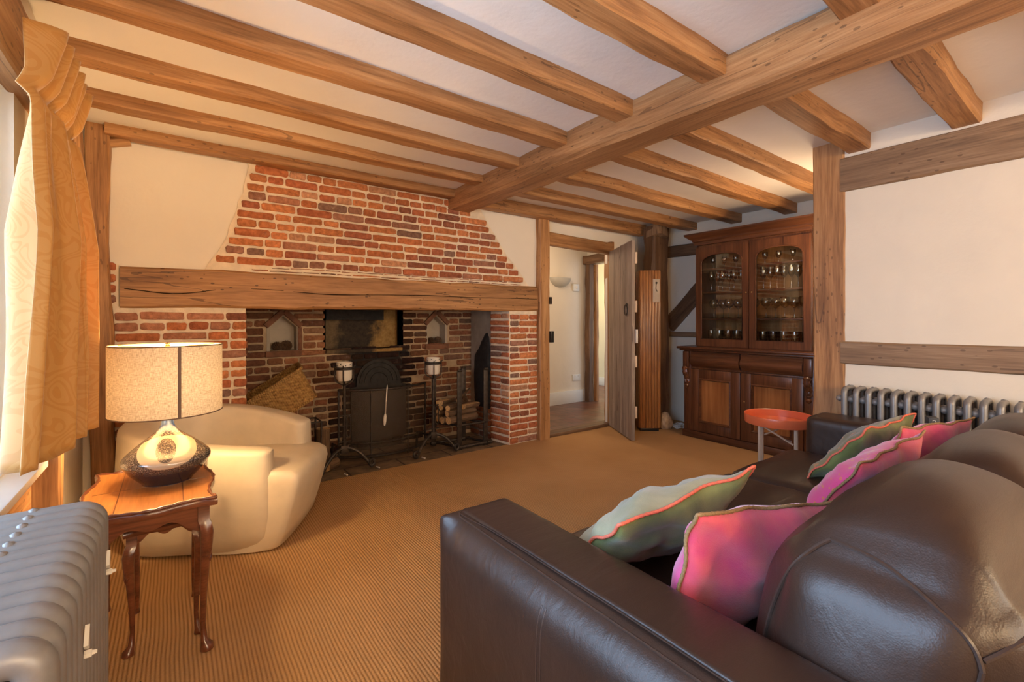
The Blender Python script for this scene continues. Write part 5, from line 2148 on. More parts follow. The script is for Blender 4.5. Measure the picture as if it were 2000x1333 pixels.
# piped seams on the near arm: along the outer top edge, down the outer side
bm = bmesh.new()
tube(bm, project_path(near, [(0.612, AY0 + 0.03 + (AY1 - AY0 - 0.05) * i / 50, 0.632) for i in range(51)] + [(0.62, AY1 - 0.004, 0.612), (0.70, AY1 + 0.0, 0.612), (0.785, AY1 - 0.004, 0.610)], 0.0008, 3), 0.0026, 6)
sf(bm_obj('arm_top_seam', bm, M_SEAM, None, smooth=True))
bm = bmesh.new()
tube(bm, project_path(near, [(0.624, AY0 + 0.03 + (AY1 - AY0 - 0.06) * i / 50, 0.64) for i in range(51)], 0.0003, 3), 0.0012, 6)
sf(bm_obj('arm_top_stitching', bm, M_SEAM, None, smooth=True))
for dy in (0.0, 0.012):
    bm = bmesh.new()
    tube(bm, project_path(near, [(0.56, 0.680 + dy, 0.598 - 0.52 * i / 40) for i in range(41)], 0.0, 3), 0.0018, 6)
    sf(bm_obj('arm_side_seam', bm, M_SEAM, None, smooth=True))
sf(puff('seat_base', 0.79, 2.795, -0.12, 1.06, 0.06, 0.30, 0.02, M_LEATHER, None, n=(20, 10, 6)))
sf(puff('back_frame', 0.79, 2.795, -0.20, 0.045, 0.06, 0.63, 0.03, M_LEATHER, None, (0, 0, 0, 0, 0, 0.008), n=(24, 8, 12)))
for k in range(4):
    x = 0.63 if k % 2 == 0 else 2.94
    y = -0.1 if k < 2 else 1.0
    sf(box_obj('sofa_foot', x - 0.03, x + 0.03, y - 0.03, y + 0.03, 0.0, 0.05, M_BLACKP, None, 0.004))
SX = [0.803, 1.462, 2.122, 2.782]
for k in range(3):
    sf(puff('seat_cushion', SX[k] + 0.003, SX[k + 1] - 0.003, 0.10, 1.135, 0.295, 0.435, 0.045, M_LEATHER, None, (0, 0, 0, 0.015, 0, 0.026), (22, 30, 8), 0.004, seed=k * 4))


def lean(k):
    def f(w, p):
        # back cushions: pinched at the top edge, bulging forward, tilted back
        h = (w.z - 0.44) / 0.40
        w = w.copy()
        w.y -= 0.05 * h
        if h > 0.5:
            # crown: lift the middle, slope the ends
            w.z += 0.012 * math.sin(PI * (p[0] + 1) / 2)
        # side gussets pull in
        w.x -= 0.02 * p[0] * max(0, h) * (1 if abs(p[0]) > 0.8 else 0)
        return w
    return f


for k in range(3):
    c = sf(puff('back_cushion', SX[k] + 0.010, SX[k + 1] - 0.006, 0.105, 0.415, 0.425, (0.790, 0.748, 0.722)[k], 0.085, M_LEATHER, None, (0.026, 0.026, 0.03, 0.045, 0, 0.072), (44, 30, 30), 0.009, seed=k * 7 + 1, fn=lean(k)))
    bq = bmesh.new()
    bq.from_mesh(c.data)
    for _ in range(5):
        bmesh.ops.smooth_vert(bq, verts=bq.verts, factor=0.5, use_axis_x=True, use_axis_y=True, use_axis_z=True)
    bq.to_mesh(c.data)
    bq.free()
    if k == 0:
        c0 = c
# sewn gusset seam on the end of the near back cushion
def resamp(pts, n):
    pts = [Vector(p) for p in pts]
    return [catmull(pts, i / n) for i in range(n + 1)]


seamA = resamp([(0.80, 0.445, 0.50), (0.80, 0.42, 0.66), (0.80, 0.36, 0.79), (0.815, 0.30, 0.835)], 30)
seamB = resamp([(0.815, 0.30, 0.835), (0.80, 0.20, 0.82), (0.79, 0.10, 0.76), (0.79, 0.07, 0.70)], 30)
seamC = resamp([(0.79, 0.07, 0.72), (0.95, 0.055, 0.765), (1.2, 0.05, 0.785), (1.42, 0.06, 0.775)], 40)
seamD = resamp([(0.79, 0.07, 0.70), (0.785, 0.09, 0.58), (0.79, 0.12, 0.46)], 24)
bm = bmesh.new()
for s_ in (seamA, seamB, seamC, seamD):
    tube(bm, project_path(c0, s_, 0.0012), 0.0034, 6)
o = bm_obj('gusset_seam', bm, M_SEAM, None, smooth=True)
o.parent = c0

# ------------------------------------------------------------------ scatter cushions
def fabric(name, ca, cb, scale=5, rough=0.75, sheen=0.3, embroid=None):
    m, nt, b = newmat(name)
    v = coords(nt, kind='Object')
    f = noise_tex(nt, v, scale, 3, 0.5, 0.6)
    c = ramp(nt, f, [(0.32, ca), (0.66, cb)])
    if embroid:
        vo = N(nt, 'ShaderNodeTexVoronoi', feature='SMOOTH_F1')
        vo.inputs['Scale'].default_value = 46
        L(nt, v, vo.inputs['Vector'])
        tc = N(nt, 'ShaderNodeTexCoord')
        sx = N(nt, 'ShaderNodeSeparateXYZ')
        L(nt, tc.outputs['UV'], sx.inputs[0])
        w_ = math_n(nt, 'MULTIPLY', math_n(nt, 'LESS_THAN', vo.outputs['Distance'], 0.26), math_n(nt, 'GREATER_THAN', vo.outputs['Distance'], 0.10))
        c = mix(nt, math_n(nt, 'MULTIPLY', w_, 0.75), c, embroid)
    L(nt, c, b.inputs['Base Color'])
    b.inputs['Roughness'].default_value = rough
    b.inputs['Sheen Weight'].default_value = sheen
    b.inputs['Specular IOR Level'].default_value = 0.2
    wv = noise_tex(nt, coords(nt, (400, 400, 400)), 1, 1)
    L(nt, bump(nt, math_n(nt, 'ADD', math_n(nt, 'MULTIPLY', wv, 0.3), noise_tex(nt, v, 18, 2)), 0.35, 0.006), b.inputs['Normal'])
    return m


M_SAGE = fabric('sage_linen', (0.30, 0.29, 0.17), (0.46, 0.42, 0.27))
M_OLIVE = fabric('olive_silk', (0.10, 0.14, 0.045), (0.27, 0.31, 0.10), scale=7, rough=0.5)
M_PINK = fabric('magenta_velvet', (0.78, 0.055, 0.22), (0.82, 0.13, 0.36), rough=0.7, sheen=0.6)
M_RED = fabric('coral_red_velvet', (0.66, 0.035, 0.16), (0.86, 0.15, 0.12), scale=6, rough=0.7, sheen=0.6)
M_SAGEEMB = fabric('embroidered_sage', (0.20, 0.19, 0.10), (0.30, 0.28, 0.15), embroid=(0.62, 0.28, 0.14))
M_PINKEMB = fabric('embroidered_pink', (0.78, 0.055, 0.22), (0.82, 0.13, 0.36), embroid=(0.80, 0.28, 0.08), sheen=0.5)


def scatter(name, c, ux, uz, sx, sz, T, mats, cord, label, seed, twist=0.0, cordr=0.0035):
    """square cushion: centre c, unit vectors ux (width) and uz (up the face); front normal = ux x uz"""
    c = Vector(c)
    ux, uz = Vector(ux).normalized(), Vector(uz).normalized()
    uz = (uz - ux * uz.dot(ux)).normalized()
    nn = uz.cross(ux).normalized()
    e = empty(name, c, 0, label, 'cushion')
    n = 28
    bm = bmesh.new()

    def edge(u, v):
        # plan outline pulled in between pointed corners
        k = 0.045
        x = u * (1 - k * (1 - v * v) * 1.2 * abs(u))
        y = v * (1 - k * (1 - u * u) * 1.2 * abs(v))
        return x * sx / 2, y * sz / 2

    def mid(u, v):
        x, y = edge(u, v)
        w_ = 0.020 * noise.noise(Vector((u * 2.2 + seed, v * 2.2, 0))) + twist * u * v
        ed = max(abs(u), abs(v)) ** 6
        return ux * x + uz * (y + ed * 0.013 * noise.noise(Vector((u * 2.6, v, seed * 2.1)))) + nn * w_
    fr, bk = [], []
    for j in range(n + 1):
        a, b = [], []
        v = -1 + 2 * j / n
        for i in range(n + 1):
            u = -1 + 2 * i / n
            p = mid(u, v)
            pr = (max(0, 1 - u * u) ** 0.55) * (max(0, 1 - v * v) ** 0.55)
            wr = 1 + 0.15 * noise.noise(Vector((u * 3.1, v * 3.1, seed))) + 0.07 * noise.noise(Vector((u * 7, v * 7, seed + 4)))
            # crease lines running in from the corners
            cr = 1 - 0.16 * math.exp(-((abs(u) - abs(v)) / 0.10) ** 2) * (abs(u) ** 2)
            h = T / 2 * pr * wr * cr
            if i in (0, n) or j in (0, n):
                vv = bm.verts.new(p)
                a.append(vv)
                b.append(vv)
            else:
                a.append(bm.verts.new(p + nn * h))
                b.append(bm.verts.new(p - nn * h * 0.95))
        fr.append(a)
        bk.append(b)
    for g, mi, fl in ((fr, 0, False), (bk, 1, True)):
        for j in range(n):
            for i in range(n):
                q = (g[j][i], g[j][i + 1], g[j + 1][i + 1], g[j + 1][i])
                f = bm.faces.new(q[::-1] if fl else q)
                f.material_index = mi
    bm_obj('cushion_cover', bm, mats, e, smooth=True, angle=None)
    # cord
    bm = bmesh.new()
    path = []
    m = 60
    for s, (u0, v0, u1, v1) in enumerate(((-1, -1, 1, -1), (1, -1, 1, 1), (1, 1, -1, 1), (-1, 1, -1, -1))):
        for k in range(m):
            t = k / m
            path.append(mid(u0 + (u1 - u0) * t, v0 + (v1 - v0) * t))
    tube(bm, path, [cordr * (1 + 0.28 * (i % 2)) for i in range(len(path))], 7, closed=True)
    bm_obj('corded_edge', bm, cord, e, smooth=True, angle=None)
    return e


# green pair in front, pink ones behind against the back cushions
scatter('scatter_cushion', (1.075, 0.770, 0.590), (0.43, -0.10, 0.03), (0.01, -0.26, 0.24), 0.47, 0.37, 0.15, [M_SAGE, M_OLIVE], M_CORAL,
        'sage green cushion with coral cord edge nearest the near sofa arm', 1, twist=0.02)
scatter('scatter_cushion', (1.055, 0.530, 0.570), (0.46, -0.06, -0.03), (0.0, -0.12, 0.28), 0.47, 0.38, 0.14, [M_PINK, M_RED], M_CORD,
        'pink velvet cushion with olive cord behind the sage one, nearest the near arm', 2, twist=-0.02)
scatter('scatter_cushion', (2.46, 0.700, 0.572), (0.46, -0.08, 0.0), (0.0, -0.20, 0.26), 0.46, 0.36, 0.13, [M_SAGEEMB, M_OLIVE], M_CORAL,
        'embroidered green cushion with coral cord at the far end of the sofa', 3, twist=0.015)
scatter('scatter_cushion', (1.93, 0.545, 0.580), (0.46, -0.07, 0.01), (0.0, -0.17, 0.27), 0.50, 0.36, 0.14, [M_PINKEMB, M_RED], M_CORD,
        'pink cushion with embroidered edge in the middle of the sofa', 4, twist=0.02)
scatter('scatter_cushion', (2.44, 0.520, 0.585), (0.44, -0.10, 0.02), (0.0, -0.15, 0.27), 0.46, 0.36, 0.12, [M_PINK, M_RED], M_CORD,
        'pink and coral cushion farthest along the sofa, its corner standing up by the radiator', 5, twist=-0.02)
# ------------------------------------------------------------------ folding tray table
tt = empty('tray_table', (3.275, 1.40, 0), math.radians(20), 'round orange metal tray on pale wooden folding legs between sofa and dresser', 'tray table')
bm = bmesh.new()
R_ = 0.205
lathe(bm, [(0.001, 0.452), (R_ - 0.004, 0.452), (R_, 0.458), (R_ + 0.002, 0.508), (R_ + 0.001, 0.511), (R_ - 0.003, 0.508), (R_ - 0.005, 0.462), (0.001, 0.460)], 72)
bm_obj('tray', bm, M_ORANGE, tt, smooth=True, angle=50)
for k in range(4):
    a = PI / 4 + k * PI / 2
    x, y = 0.145 * math.cos(a), 0.145 * math.sin(a)
    box_obj('leg', x - 0.013, x + 0.013, y - 0.009, y + 0.009, 0.0, 0.452, M_PINE, tt, 0.002)
bm = bmesh.new()
for s in (-1, 1):
    box(bm, -0.10, 0.10, s * 0.1025 - 0.008, s * 0.1025 + 0.008, 0.425, 0.448, 0.002)
bm_obj('top_rail', bm, M_PINE, tt, smooth=True)
for s_ in (-1, 1):
    bm = bmesh.new()
    tube(bm, [(s_ * 0.103, -s_ * 0.08, 0.44), (s_ * 0.103, s_ * 0.09, 0.34)], 0.006, 6)
    bm_obj('folding_strut', bm, M_PINE, tt, smooth=True)

# ------------------------------------------------------------------ glazed dresser
dr = empty('dresser', (4.07, 2.05, 0), 0, 'tall Victorian mahogany dresser with arched glass doors full of glassware', 'dresser')
DM = Matrix.Translation((-4.07, -2.05, 0))


def dp(o, parent=None, label=None):
    o.parent = parent or dr
    if parent is None:
        o.matrix_parent_inverse = DM
    if label:
        o['label'] = label
    return o


DX, Y0, Y1 = 4.075, 1.475, 2.625
bm = bmesh.new()
box(bm, DX + 0.022, 4.56, Y0, Y1, 0.065, 0.845, 0.003)
box(bm, DX + 0.005, DX + 0.024, Y0, Y0 + 0.075, 0.065, 0.845, 0.003)
box(bm, DX + 0.005, DX + 0.024, Y1 - 0.075, Y1, 0.065, 0.845, 0.003)
box(bm, DX + 0.012, DX + 0.024, Y0 + 0.07, Y1 - 0.07, 0.675, 0.69, 0.002)
dp(bm_obj('base_cabinet', bm, M_MAHOG, None, smooth=True))
dp(box_obj('plinth', DX - 0.008, 4.56, Y0 - 0.012, Y1 + 0.012, 0.0, 0.067, M_MAHOGY, None, 0.008))
bm = bmesh.new()
box(bm, DX - 0.045, 4.57, Y0 - 0.04, Y1 + 0.055, 0.865, 0.888, 0.007)
box(bm, DX - 0.025, 4.57, Y0 - 0.02, Y1 + 0.035, 0.846, 0.866, 0.006)
dp(bm_obj('counter_top', bm, M_MAHOGY, None, smooth=True))


def ogee_drawer(y0, y1):
    bm = bmesh.new()
    prof = [(0.0, 0.69), (-0.014, 0.692), (-0.020, 0.705), (-0.032, 0.715), (-0.046, 0.735), (-0.050, 0.760), (-0.042, 0.785), (-0.030, 0.800), (-0.026, 0.818), (-0.030, 0.830), (-0.028, 0.842), (0.0, 0.844)]
    a = [bm.verts.new((DX + 0.022 + x, y0, z)) for x, z in prof]
    b = [bm.verts.new((DX + 0.022 + x, y1, z)) for x, z in prof]
    for i in range(len(prof) - 1):
        bm.faces.new((a[i], a[i + 1], b[i + 1], b[i]))
    bm.faces.new(a[::-1])
    bm.faces.new(b)
    return dp(bm_obj('drawer', bm, M_MAHOGY, None, smooth=True, angle=30))


YM = 2.06
ogee_drawer(Y0 + 0.079, YM - 0.006)
ogee_drawer(YM + 0.006, Y1 - 0.079)


def panel_door(y0, y1, z0, z1):
    st = 0.085
    bm = bmesh.new()
    x0, x1 = DX - 0.002, DX + 0.022
    box(bm, x0, x1, y0, y0 + st, z0, z1, 0.002)
    box(bm, x0, x1, y1 - st, y1, z0, z1, 0.002)
    box(bm, x0, x1, y0 + st, y1 - st, z0, z0 + st, 0.002)
    box(bm, x0, x1, y0 + st, y1 - st, z1 - st, z1, 0.002)
    d = dp(bm_obj('door', bm, M_MAHOG, None, smooth=True))
    a, b, c, e_ = y0 + st, y1 - st, z0 + st, z1 - st
    bm = bmesh.new()
    box(bm, DX + 0.012, DX + 0.020, a, b, c, e_)
    dp(bm_obj('door_panel', bm, M_PANEL, d), d, 'lighter flame-figured panel')
    bm = bmesh.new()
    o_, i_ = [(a, c), (b, c), (b, e_), (a, e_)], [(a + .022, c + .022), (b - .022, c + .022), (b - .022, e_ - .022), (a + .022, e_ - .022)]
    m_ = [((p[0] + q[0]) / 2, (p[1] + q[1]) / 2) for p, q in zip(o_, i_)]
    rr = [[bm.verts.new((x, p[0], p[1])) for p in L_] for x, L_ in ((DX - 0.002, o_), (DX - 0.008, m_), (DX + 0.012, i_))]
    for r0, r1 in zip(rr, rr[1:]):
        for k in range(4):
            bm.faces.new((r0[k], r0[(k + 1) % 4], r1[(k + 1) % 4], r1[k]))
    dp(bm_obj('panel_moulding', bm, M_MAHOGY, d, smooth=True, angle=20), d)
    return d


def keyhole(d, y, z, x):
    bm = bmesh.new()
    lathe(bm, [(0.006, 0), (0.006, 0.002), (0.004, 0.003)], 12, M=Matrix.Translation((x, y, z)) @ Matrix.Rotation(-PI / 2, 4, 'Y'), cap1=True)
    dp(bm_obj('keyhole', bm, M_BRASS, d), d)


d1 = panel_door(YM + 0.004, Y1 - 0.077, 0.072, 0.672)
d2 = panel_door(Y0 + 0.077, YM - 0.004, 0.072, 0.672)
keyhole(d2, YM - 0.035, 0.42, DX - 0.003)
for y in (Y0 + 0.037, Y1 - 0.037):
    bm = bmesh.new()
    # scrolled corbel: block, leaf scroll, ball drop
    box(bm, DX - 0.030, DX + 0.006, y - 0.030, y + 0.030, 0.690, 0.842, 0.006)
    pts = []
    for i in range(15):
        t = i / 14
        pts.append((DX - 0.028 + 0.030 * t ** 1.5 - 0.012 * math.sin(t * PI * 2), y, 0.685 - 0.15 * t))
    tube(bm, pts, [0.028 - 0.014 * (i / 14) + 0.004 * math.sin(i * 1.7) for i in range(15)], 10)
    for s in (-1, 1):
        tube(bm, [(p[0] - 0.006, p[1] + s * 0.018, p[2]) for p in pts], [0.009 + 0.003 * math.sin(i * 2.1) for i in range(15)], 6)
    lathe(bm, [(0.001, -0.028), (0.018, -0.016), (0.024, 0.0), (0.018, 0.014), (0.008, 0.020), (0.020, 0.026), (0.020, 0.034)], 14, M=Matrix.Translation((DX - 0.006, y, 0.505)), cap1=True)
    dp(bm_obj('carved_corbel', bm, M_MAHOG, None, smooth=True))
# upper case
UX, U0, U1 = 4.185, 1.535, 2.565
bm = bmesh.new()
box(bm, 4.535, 4.55, U0, U1, 0.888, 1.885)
dp(bm_obj('back_panel', bm, wood('case_back_wood', (0.26, 0.10, 0.030), (0.42, 0.19, 0.065), (0.55, 0.28, 0.11), rough=0.4, spots=0, cracks=0, bmp=0.05, axis='z'), None))
bm = bmesh.new()
box(bm, UX + 0.022, 4.535, U0, U0 + 0.022, 0.888, 1.885, 0.002)
dp(bm_obj('side_panel', bm, M_MAHOG, None, smooth=True))
bm = bmesh.new()
box(bm, UX + 0.022, 4.535, U1 - 0.022, U1, 0.888, 1.885, 0.002)
dp(bm_obj('side_panel', bm, M_MAHOG, None, smooth=True))
dp(box_obj('case_top', UX + 0.022, 4.535, U0 + 0.022, U1 - 0.022, 1.865, 1.885, M_MAHOG, None))
dp(box_obj('case_floor', UX + 0.022, 4.535, U0 + 0.022, U1 - 0.022, 0.888, 0.955, M_MAHOG, None))
SHZ = (1.165, 1.425, 1.655)
for z in SHZ:
    dp(box_obj('shelf', UX + 0.040, 4.535, U0 + 0.022, U1 - 0.022, z - 0.016, z, M_MAHOGY, None, 0.003))
bm = bmesh.new()
# cornice as a swept profile: front with two mitred returns
cp = [(0.0, 1.885), (-0.010, 1.888), (-0.012, 1.915), (-0.022, 1.925), (-0.026, 1.940), (-0.045, 1.952), (-0.072, 1.975), (-0.080, 1.985), (-0.080, 2.000), (0.0, 2.002)]
va, vb, vc, vd = [], [], [], []
for x, z in cp:
    va.append(bm.verts.new((4.55, U0 + x, z)))
    vb.append(bm.verts.new((UX + x, U0 + x, z)))
    vc.append(bm.verts.new((UX + x, U1 - x, z)))
    vd.append(bm.verts.new((4.55, U1 - x, z)))
for i in range(len(cp) - 1):
    for p, q in ((va, vb), (vb, vc), (vc, vd)):
        bm.faces.new((p[i], p[i + 1], q[i + 1], q[i]))
bm.faces.new((va[-1], vd[-1], vc[-1], vb[-1]))
bm.faces.new((va[0], vb[0], vc[0], vd[0]))
dp(bm_obj('cornice', bm, M_MAHOGY, None, smooth=True, angle=25))


def glazed_door(y0, y1, z0, z1):
    sl, sb, stp = 0.058, 0.075, 0.075
    a, b, c, t = y0 + sl, y1 - sl, z0 + sb, z1 - stp
    hole = [(a, c), (b, c), (b, t - 0.085)]
    m, hw_ = (a + b) / 2, (b - a) / 2
    for i in range(1, 16):
        an = PI * i / 16
        # depressed arch: flat crown, tight shoulders
        cx_, sx_ = math.cos(an), math.sin(an)
        hole.append((m + hw_ * (1 if cx_ > 0 else -1) * abs(cx_) ** 0.8, t - 0.085 + 0.085 * sx_ ** 0.9))
    hole.append((a, t - 0.085))
    d = plate('door', rect(y0, y1, z0, z1), [hole], (UX, 0, 0), (0, 1, 0), (0, 0, 1), (-1, 0, 0), 0.022, M_MAHOG)
    dp(d)
    bm = bmesh.new()
    tube(bm, [(UX - 0.001, p[0], p[1]) for p in hole], 0.0055, 6, closed=True)
    dp(bm_obj('glazing_bead', bm, M_MAHOGY, d, smooth=True), d)
    g = box_obj('glass_pane', UX + 0.010, UX + 0.013, a - 0.008, b + 0.008, c - 0.008, t + 0.008, M_CABGLASS, d)
    dp(g, d)
    keyhole(d, (y1 - 0.022) if y0 < 1.9 else (y0 + 0.022), 1.40, UX - 0.001)
    return d


glazed_door(2.042, U1 - 0.003, 0.892, 1.862)
glazed_door(U0 + 0.003, 2.036, 0.892, 1.862)


# ------------------------------------------------------------------ glassware
def glass_obj(name, prof, label, cat, group, loc, seg=20):
    bm = bmesh.new()
    lathe(bm, prof, seg)
    o = bm_obj(name, bm, M_TUMBLER, None, smooth=True, angle=50)
    o.location = loc
    return tag(o, label, cat, group)


ORD = ('first', 'second', 'third', 'fourth', 'fifth')
ROW = ('front row', 'middle row', 'back row')


def glabel(o, kind, row, k, n, where, side):
    # counted from the left as the doors are seen
    o['label'] = '%s %s, %s in the %s, %s %s glass door' % (kind, where, ORD[n - 1 - k] + ' from left', ROW[row], 'behind', side)


def dup_at(o, loc, sc_=None, label=None):
    c = o.copy()
    COL.objects.link(c)
    c.location = loc
    if sc_:
        c.scale = (sc_, sc_, sc_)
    if label:
        c['label'] = label
    return c


TUMB = [(0.001, 0.0), (0.026, 0.0), (0.030, 0.010), (0.034, 0.045), (0.033, 0.090), (0.0315, 0.090), (0.031, 0.045), (0.026, 0.014), (0.001, 0.013)]
BALLOON = [(0.001, 0.0), (0.034, 0.001), (0.030, 0.004), (0.006, 0.008), (0.0042, 0.02), (0.0042, 0.085), (0.012, 0.094), (0.036, 0.112), (0.047, 0.138), (0.045, 0.162), (0.035, 0.185), (0.034, 0.185), (0.043, 0.160), (0.044, 0.138), (0.034, 0.116), (0.001, 0.098)]
WINE = [(0.001, 0.0), (0.030, 0.001), (0.026, 0.004), (0.006, 0.008), (0.004, 0.02), (0.004, 0.095), (0.012, 0.105), (0.026, 0.125), (0.031, 0.155), (0.026, 0.205), (0.025, 0.205), (0.029, 0.155), (0.024, 0.127), (0.001, 0.108)]
SMALL = [(0.001, 0.0), (0.026, 0.001), (0.022, 0.004), (0.005, 0.008), (0.004, 0.045), (0.016, 0.056), (0.024, 0.075), (0.022, 0.110), (0.021, 0.110), (0.022, 0.076), (0.001, 0.058)]
for side, ya, yb in (('left', 2.115, 2.455), ('right', 1.61, 1.96)):
    door = 'behind the %s glass door of the dresser' % side
    first = None
    for r_, x in enumerate((4.285, 4.37, 4.455)):
        for k in range(5):
            y = ya + (yb - ya) * k / 4 + (0.012 if r_ % 2 else 0)
            loc = (x, y, 0.9555)
            if first is None:
                g_ = first = glass_obj('tumbler', TUMB, '', 'glass', 'tumblers %s' % door, loc)
            else:
                g_ = dup_at(first, loc)
            glabel(g_, 'short tumbler', r_, k, 5, 'on cabinet floor', side)
    first = None
    for r_, x in enumerate((4.30, 4.42)):
        for k in range(3):
            loc = (x, ya + 0.02 + (yb - ya - 0.04) * k / 2 - 0.03 * r_, SHZ[0] + 0.0005)
            if first is None:
                g_ = first = glass_obj('balloon_glass', BALLOON, '', 'glass', 'balloon glasses %s' % door, loc)
            else:
                g_ = dup_at(first, loc)
            glabel(g_, 'balloon glass', 2 * r_, k, 3, 'on low shelf', side)
    first = None
    for r_, x in enumerate((4.29, 4.38)):
        for k in range(4):
            loc = (x, ya + (yb - ya) * k / 3 - 0.02 * r_, SHZ[1] + 0.0005)
            if first is None:
                g_ = first = glass_obj('wine_glass', WINE, '', 'glass', 'wine glasses %s' % door, loc)
            else:
                g_ = dup_at(first, loc)
            glabel(g_, 'wine glass', 2 * r_, k, 4, 'on middle shelf', side)
    first = None
    for k in range(4):
        loc = (4.32, ya + (yb - ya) * k / 3, SHZ[2] + 0.0005)
        if first is None:
            g_ = first = glass_obj('sherry_glass', SMALL, '', 'glass', 'small stemmed glasses %s' % door, loc)
        else:
            g_ = dup_at(first, loc)
        g_['label'] = 'small stemmed glass on top shelf, %s from left, behind %s glass door' % (ORD[3 - k], side)

# ------------------------------------------------------------------ open plank door
dl = empty('plank_door', (3.795, 3.33, 0), 0, 'old grey weathered plank door standing open into the room', 'door')
dv = Vector((3.475 - 3.795, 2.765 - 3.33, 0))
DW = dv.length
dl.rotation_euler = (0, 0, math.atan2(dv.y, dv.x))
bm = bmesh.new()
npl = 4
bx = 0.0
rnd = random.Random(9)
ws = [0.17, 0.165, 0.17, DW - 0.505]
for k, w_ in enumerate(ws):
    x0 = bx + 0.001
    x1 = bx + w_ - 0.001
    o = timber('plank', (0, 0, 0), (0, 0, 1), 0.1, 0.1, M_DOOR, None)
    bpy.data.objects.remove(o)
    b2 = bmesh.new()
    n = 30
    rows = []
    zt = 1.885 + 0.01 * k * 0.5
    for i in range(n + 1):
        z = 0.012 + (zt - 0.012) * i / n
        e0 = 0.002 * noise.noise(Vector((z * 5, k, 1)))
        e1 = 0.002 * noise.noise(Vector((z * 5, k + 1, 1))) + (0.006 * noise.noise(Vector((z * 9, 4, 1))) if k == 3 else 0)
        t0 = 0.001 * noise.noise(Vector((z * 3, k, 5)))
        rows.append([b2.verts.new(p) for p in ((x0 + e0, -0.014 + t0, z), (x0 + e0 + 0.004, -0.017 + t0, z), (x1 + e1 - 0.004, -0.017 + t0, z), (x1 + e1, -0.014 + t0, z), (x1 + e1, 0.014, z), (x0 + e0, 0.014, z))])
    for a, b in zip(rows, rows[1:]):
        for q in range(6):
            b2.faces.new((a[q], a[(q + 1) % 6], b[(q + 1) % 6], b[q]))
    b2.faces.new(rows[0][::-1])
    b2.faces.new(rows[-1])
    bm_obj('plank', b2, M_DOOR, dl, smooth=True, angle=25)
    bx += w_
bm = bmesh.new()
for z in (0.22, 0.70, 1.22, 1.68):
    b3 = bmesh.new()
    box(b3, 0.03, DW + 0.004, 0.0145, 0.037, z, z + 0.11, 0.004)
    bm_obj('ledge', b3, M_PINE, dl, smooth=True)
bm.free()
# which face looks at the camera decides where the ring goes: local +Y faces back to the wall corner
b3 = bmesh.new()
RY = -0.020
tube(b3, [(DW - 0.13 + 0.036 * math.cos(2 * PI * i / 28), RY - 0.006, 1.245 + 0.052 * math.sin(2 * PI * i / 28)) for i in range(28)], 0.0045, 6, closed=True)
lathe(b3, [(0.018, 0), (0.016, 0.005), (0.006, 0.008), (0.005, 0.014)], 12, M=Matrix.Translation((DW - 0.13, RY + 0.003, 1.297)) @ Matrix.Rotation(PI / 2, 4, 'X'), cap1=True)
tube(b3, [(DW - 0.13, RY - 0.003, 1.297), (DW - 0.085, RY - 0.003, 1.30)], 0.004, 6)
bm_obj('ring_handle', b3, M_IRON, dl, smooth=True)
b3 = bmesh.new()
box(b3, DW - 0.03, DW + 0.03, 0.016, 0.032, 0.93, 1.06, 0.003)
bm_obj('rim_lock', b3, M_WAX, dl, smooth=True)['label'] = 'pale rim lock on the door edge'
for z in (0.30, 1.60):
    b3 = bmesh.new()
    tube(b3, [(0.0, 0.0, z - 0.03), (0.0, 0.0, z + 0.03)], 0.008, 8)
    bm_obj('hinge', b3, M_IRON, dl, smooth=True)

# ------------------------------------------------------------------ tall slatted case in the corner
ca = empty('slatted_case', (3.985, 2.985, 0), 0, 'tall narrow striped hardwood case standing in the corner behind the plank door', 'wooden case')
ca.rotation_euler = (0, 0, math.radians(-38))
bm = bmesh.new()
box(bm, -0.105, 0.105, -0.075, 0.075, 0.03, 1.66, 0.006)
for k in range(7):
    x = -0.09 + k * 0.03
    box(bm, x - 0.0125, x + 0.0125, -0.082, -0.073, 0.035, 1.655, 0.003)
for k in range(5):
    y = -0.058 + k * 0.029
    for s in (-1, 1):
        box(bm, s * 0.107 - 0.005, s * 0.107 + 0.005, y - 0.013, y + 0.013, 0.035, 1.655, 0.003)
bm_obj('case_body', bm, M_CASE, ca, smooth=True)
box_obj('case_plinth', -0.095, 0.095, -0.065, 0.065, 0.0, 0.03, M_BLACKP, ca, 0.003)
box_obj('pale_plaque', 0.028, 0.098, -0.087, -0.0825, 1.33, 1.57, plain('pale_plaque_wood', (0.50, 0.40, 0.30), 0.5, var=0.15), ca, 0.001)
bm = bmesh.new()
lathe(bm, [(0.010, 0), (0.011, 0.006), (0.004, 0.008)], 12, M=Matrix.Translation((0.063, -0.087, 1.53)) @ Matrix.Rotation(PI / 2, 4, 'X'), cap1=True)
tube(bm, [(0.063, -0.091, 1.53), (0.058, -0.091, 1.47), (0.070, -0.091, 1.44)], 0.0035, 6)
bm_obj('small_hook', bm, M_IRON, ca, smooth=True)

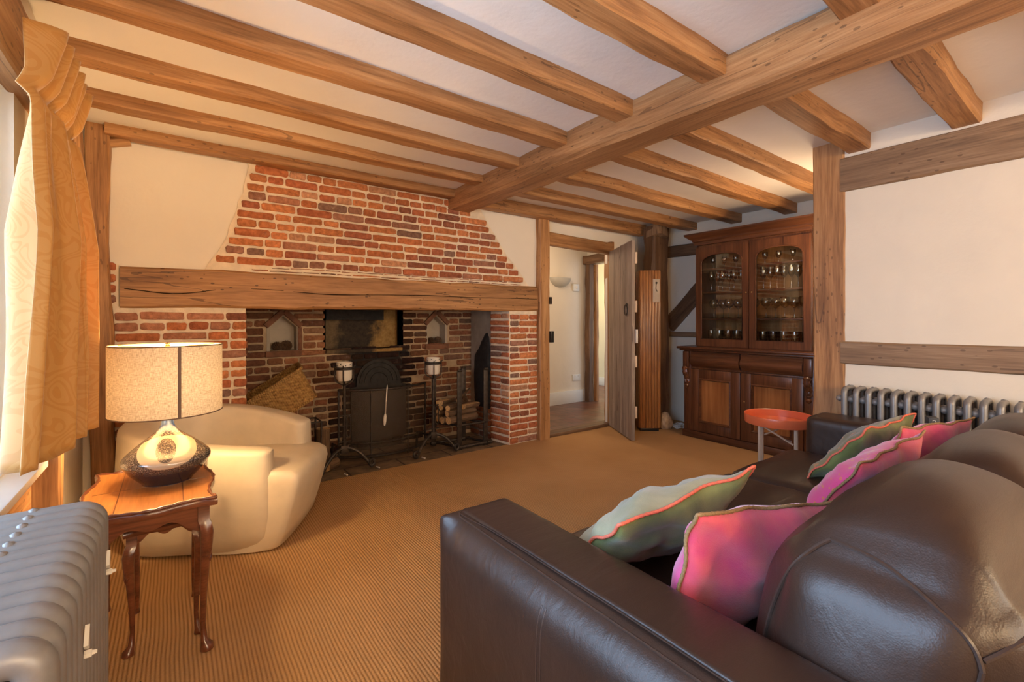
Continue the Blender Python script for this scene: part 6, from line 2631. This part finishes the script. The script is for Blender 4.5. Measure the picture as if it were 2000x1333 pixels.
# ------------------------------------------------------------------ rock and white cable
bm = bmesh.new()
bmesh.ops.create_icosphere(bm, subdivisions=3, radius=1.0)
for v in bm.verts:
    p = v.co.copy()
    for d_, k in (((1, .3, .2), .78), ((-.8, .5, .3), .80), ((-.2, -1, .15), .74), ((.5, -.7, .6), .82), ((-.6, -.5, .8), .80), ((.1, .9, .5), .8), ((.7, .2, .8), .84)):
        dd = Vector(d_).normalized()
        q = p.dot(dd)
        if q > k:
            p -= dd * (q - k)
    p.z = p.z * (1.0 if p.z < 0 else 1.15)
    p += p.normalized() * 0.05 * noise.noise(p * 3)
    v.co = Vector((p.x * 0.082, p.y * 0.075, max(p.z, -0.72) * 0.094 + 0.0677))
o = bm_obj('crystal_rock', bm, M_STONE, None, smooth=False)
o.location = (4.175, 2.905, 0)
tag(o, 'pale brown crystal rock lamp on the carpet at the foot of the dark post', 'rock')
e = empty('white_cable', (4.33, 2.86, 0), 0, 'loose white cable coiled on the carpet between the rock and the dresser', 'cable')
bm = bmesh.new()
rnd = random.Random(4)
pts = [Vector((0.11 * math.cos(i * 0.9) * (1 - i * 0.02) + rnd.uniform(-.02, .02), 0.06 * math.sin(i * 0.9) + rnd.uniform(-.015, .015), 0.008 + 0.012 * (i % 4) * 0.7)) for i in range(24)]
tube(bm, resamp(pts, 160), 0.004, 6)
bm_obj('flex', bm, M_WHITE, e, smooth=True)
box_obj('adaptor_block', -0.03, 0.02, -0.02, 0.02, 0.0, 0.030, M_WHITE, e, 0.005)
e = empty('grey_box', (2.945, 0.56, 0.628), math.radians(25), 'small charcoal box with a pale curl on the far sofa arm', 'box')
box_obj('box_body', -0.028, 0.028, -0.02, 0.02, 0.0, 0.052, plain('charcoal_card', (0.07, 0.07, 0.075), 0.6), e, 0.004)
bm = bmesh.new()
tube(bm, [(-0.0285 - 0.0005, 0.007 * math.cos(a), 0.032 + 0.008 * math.sin(a)) for a in [0.6 + i * 0.42 for i in range(11)]], 0.0014, 6)
bm_obj('pale_curl', bm, M_WHITE, e, smooth=True)
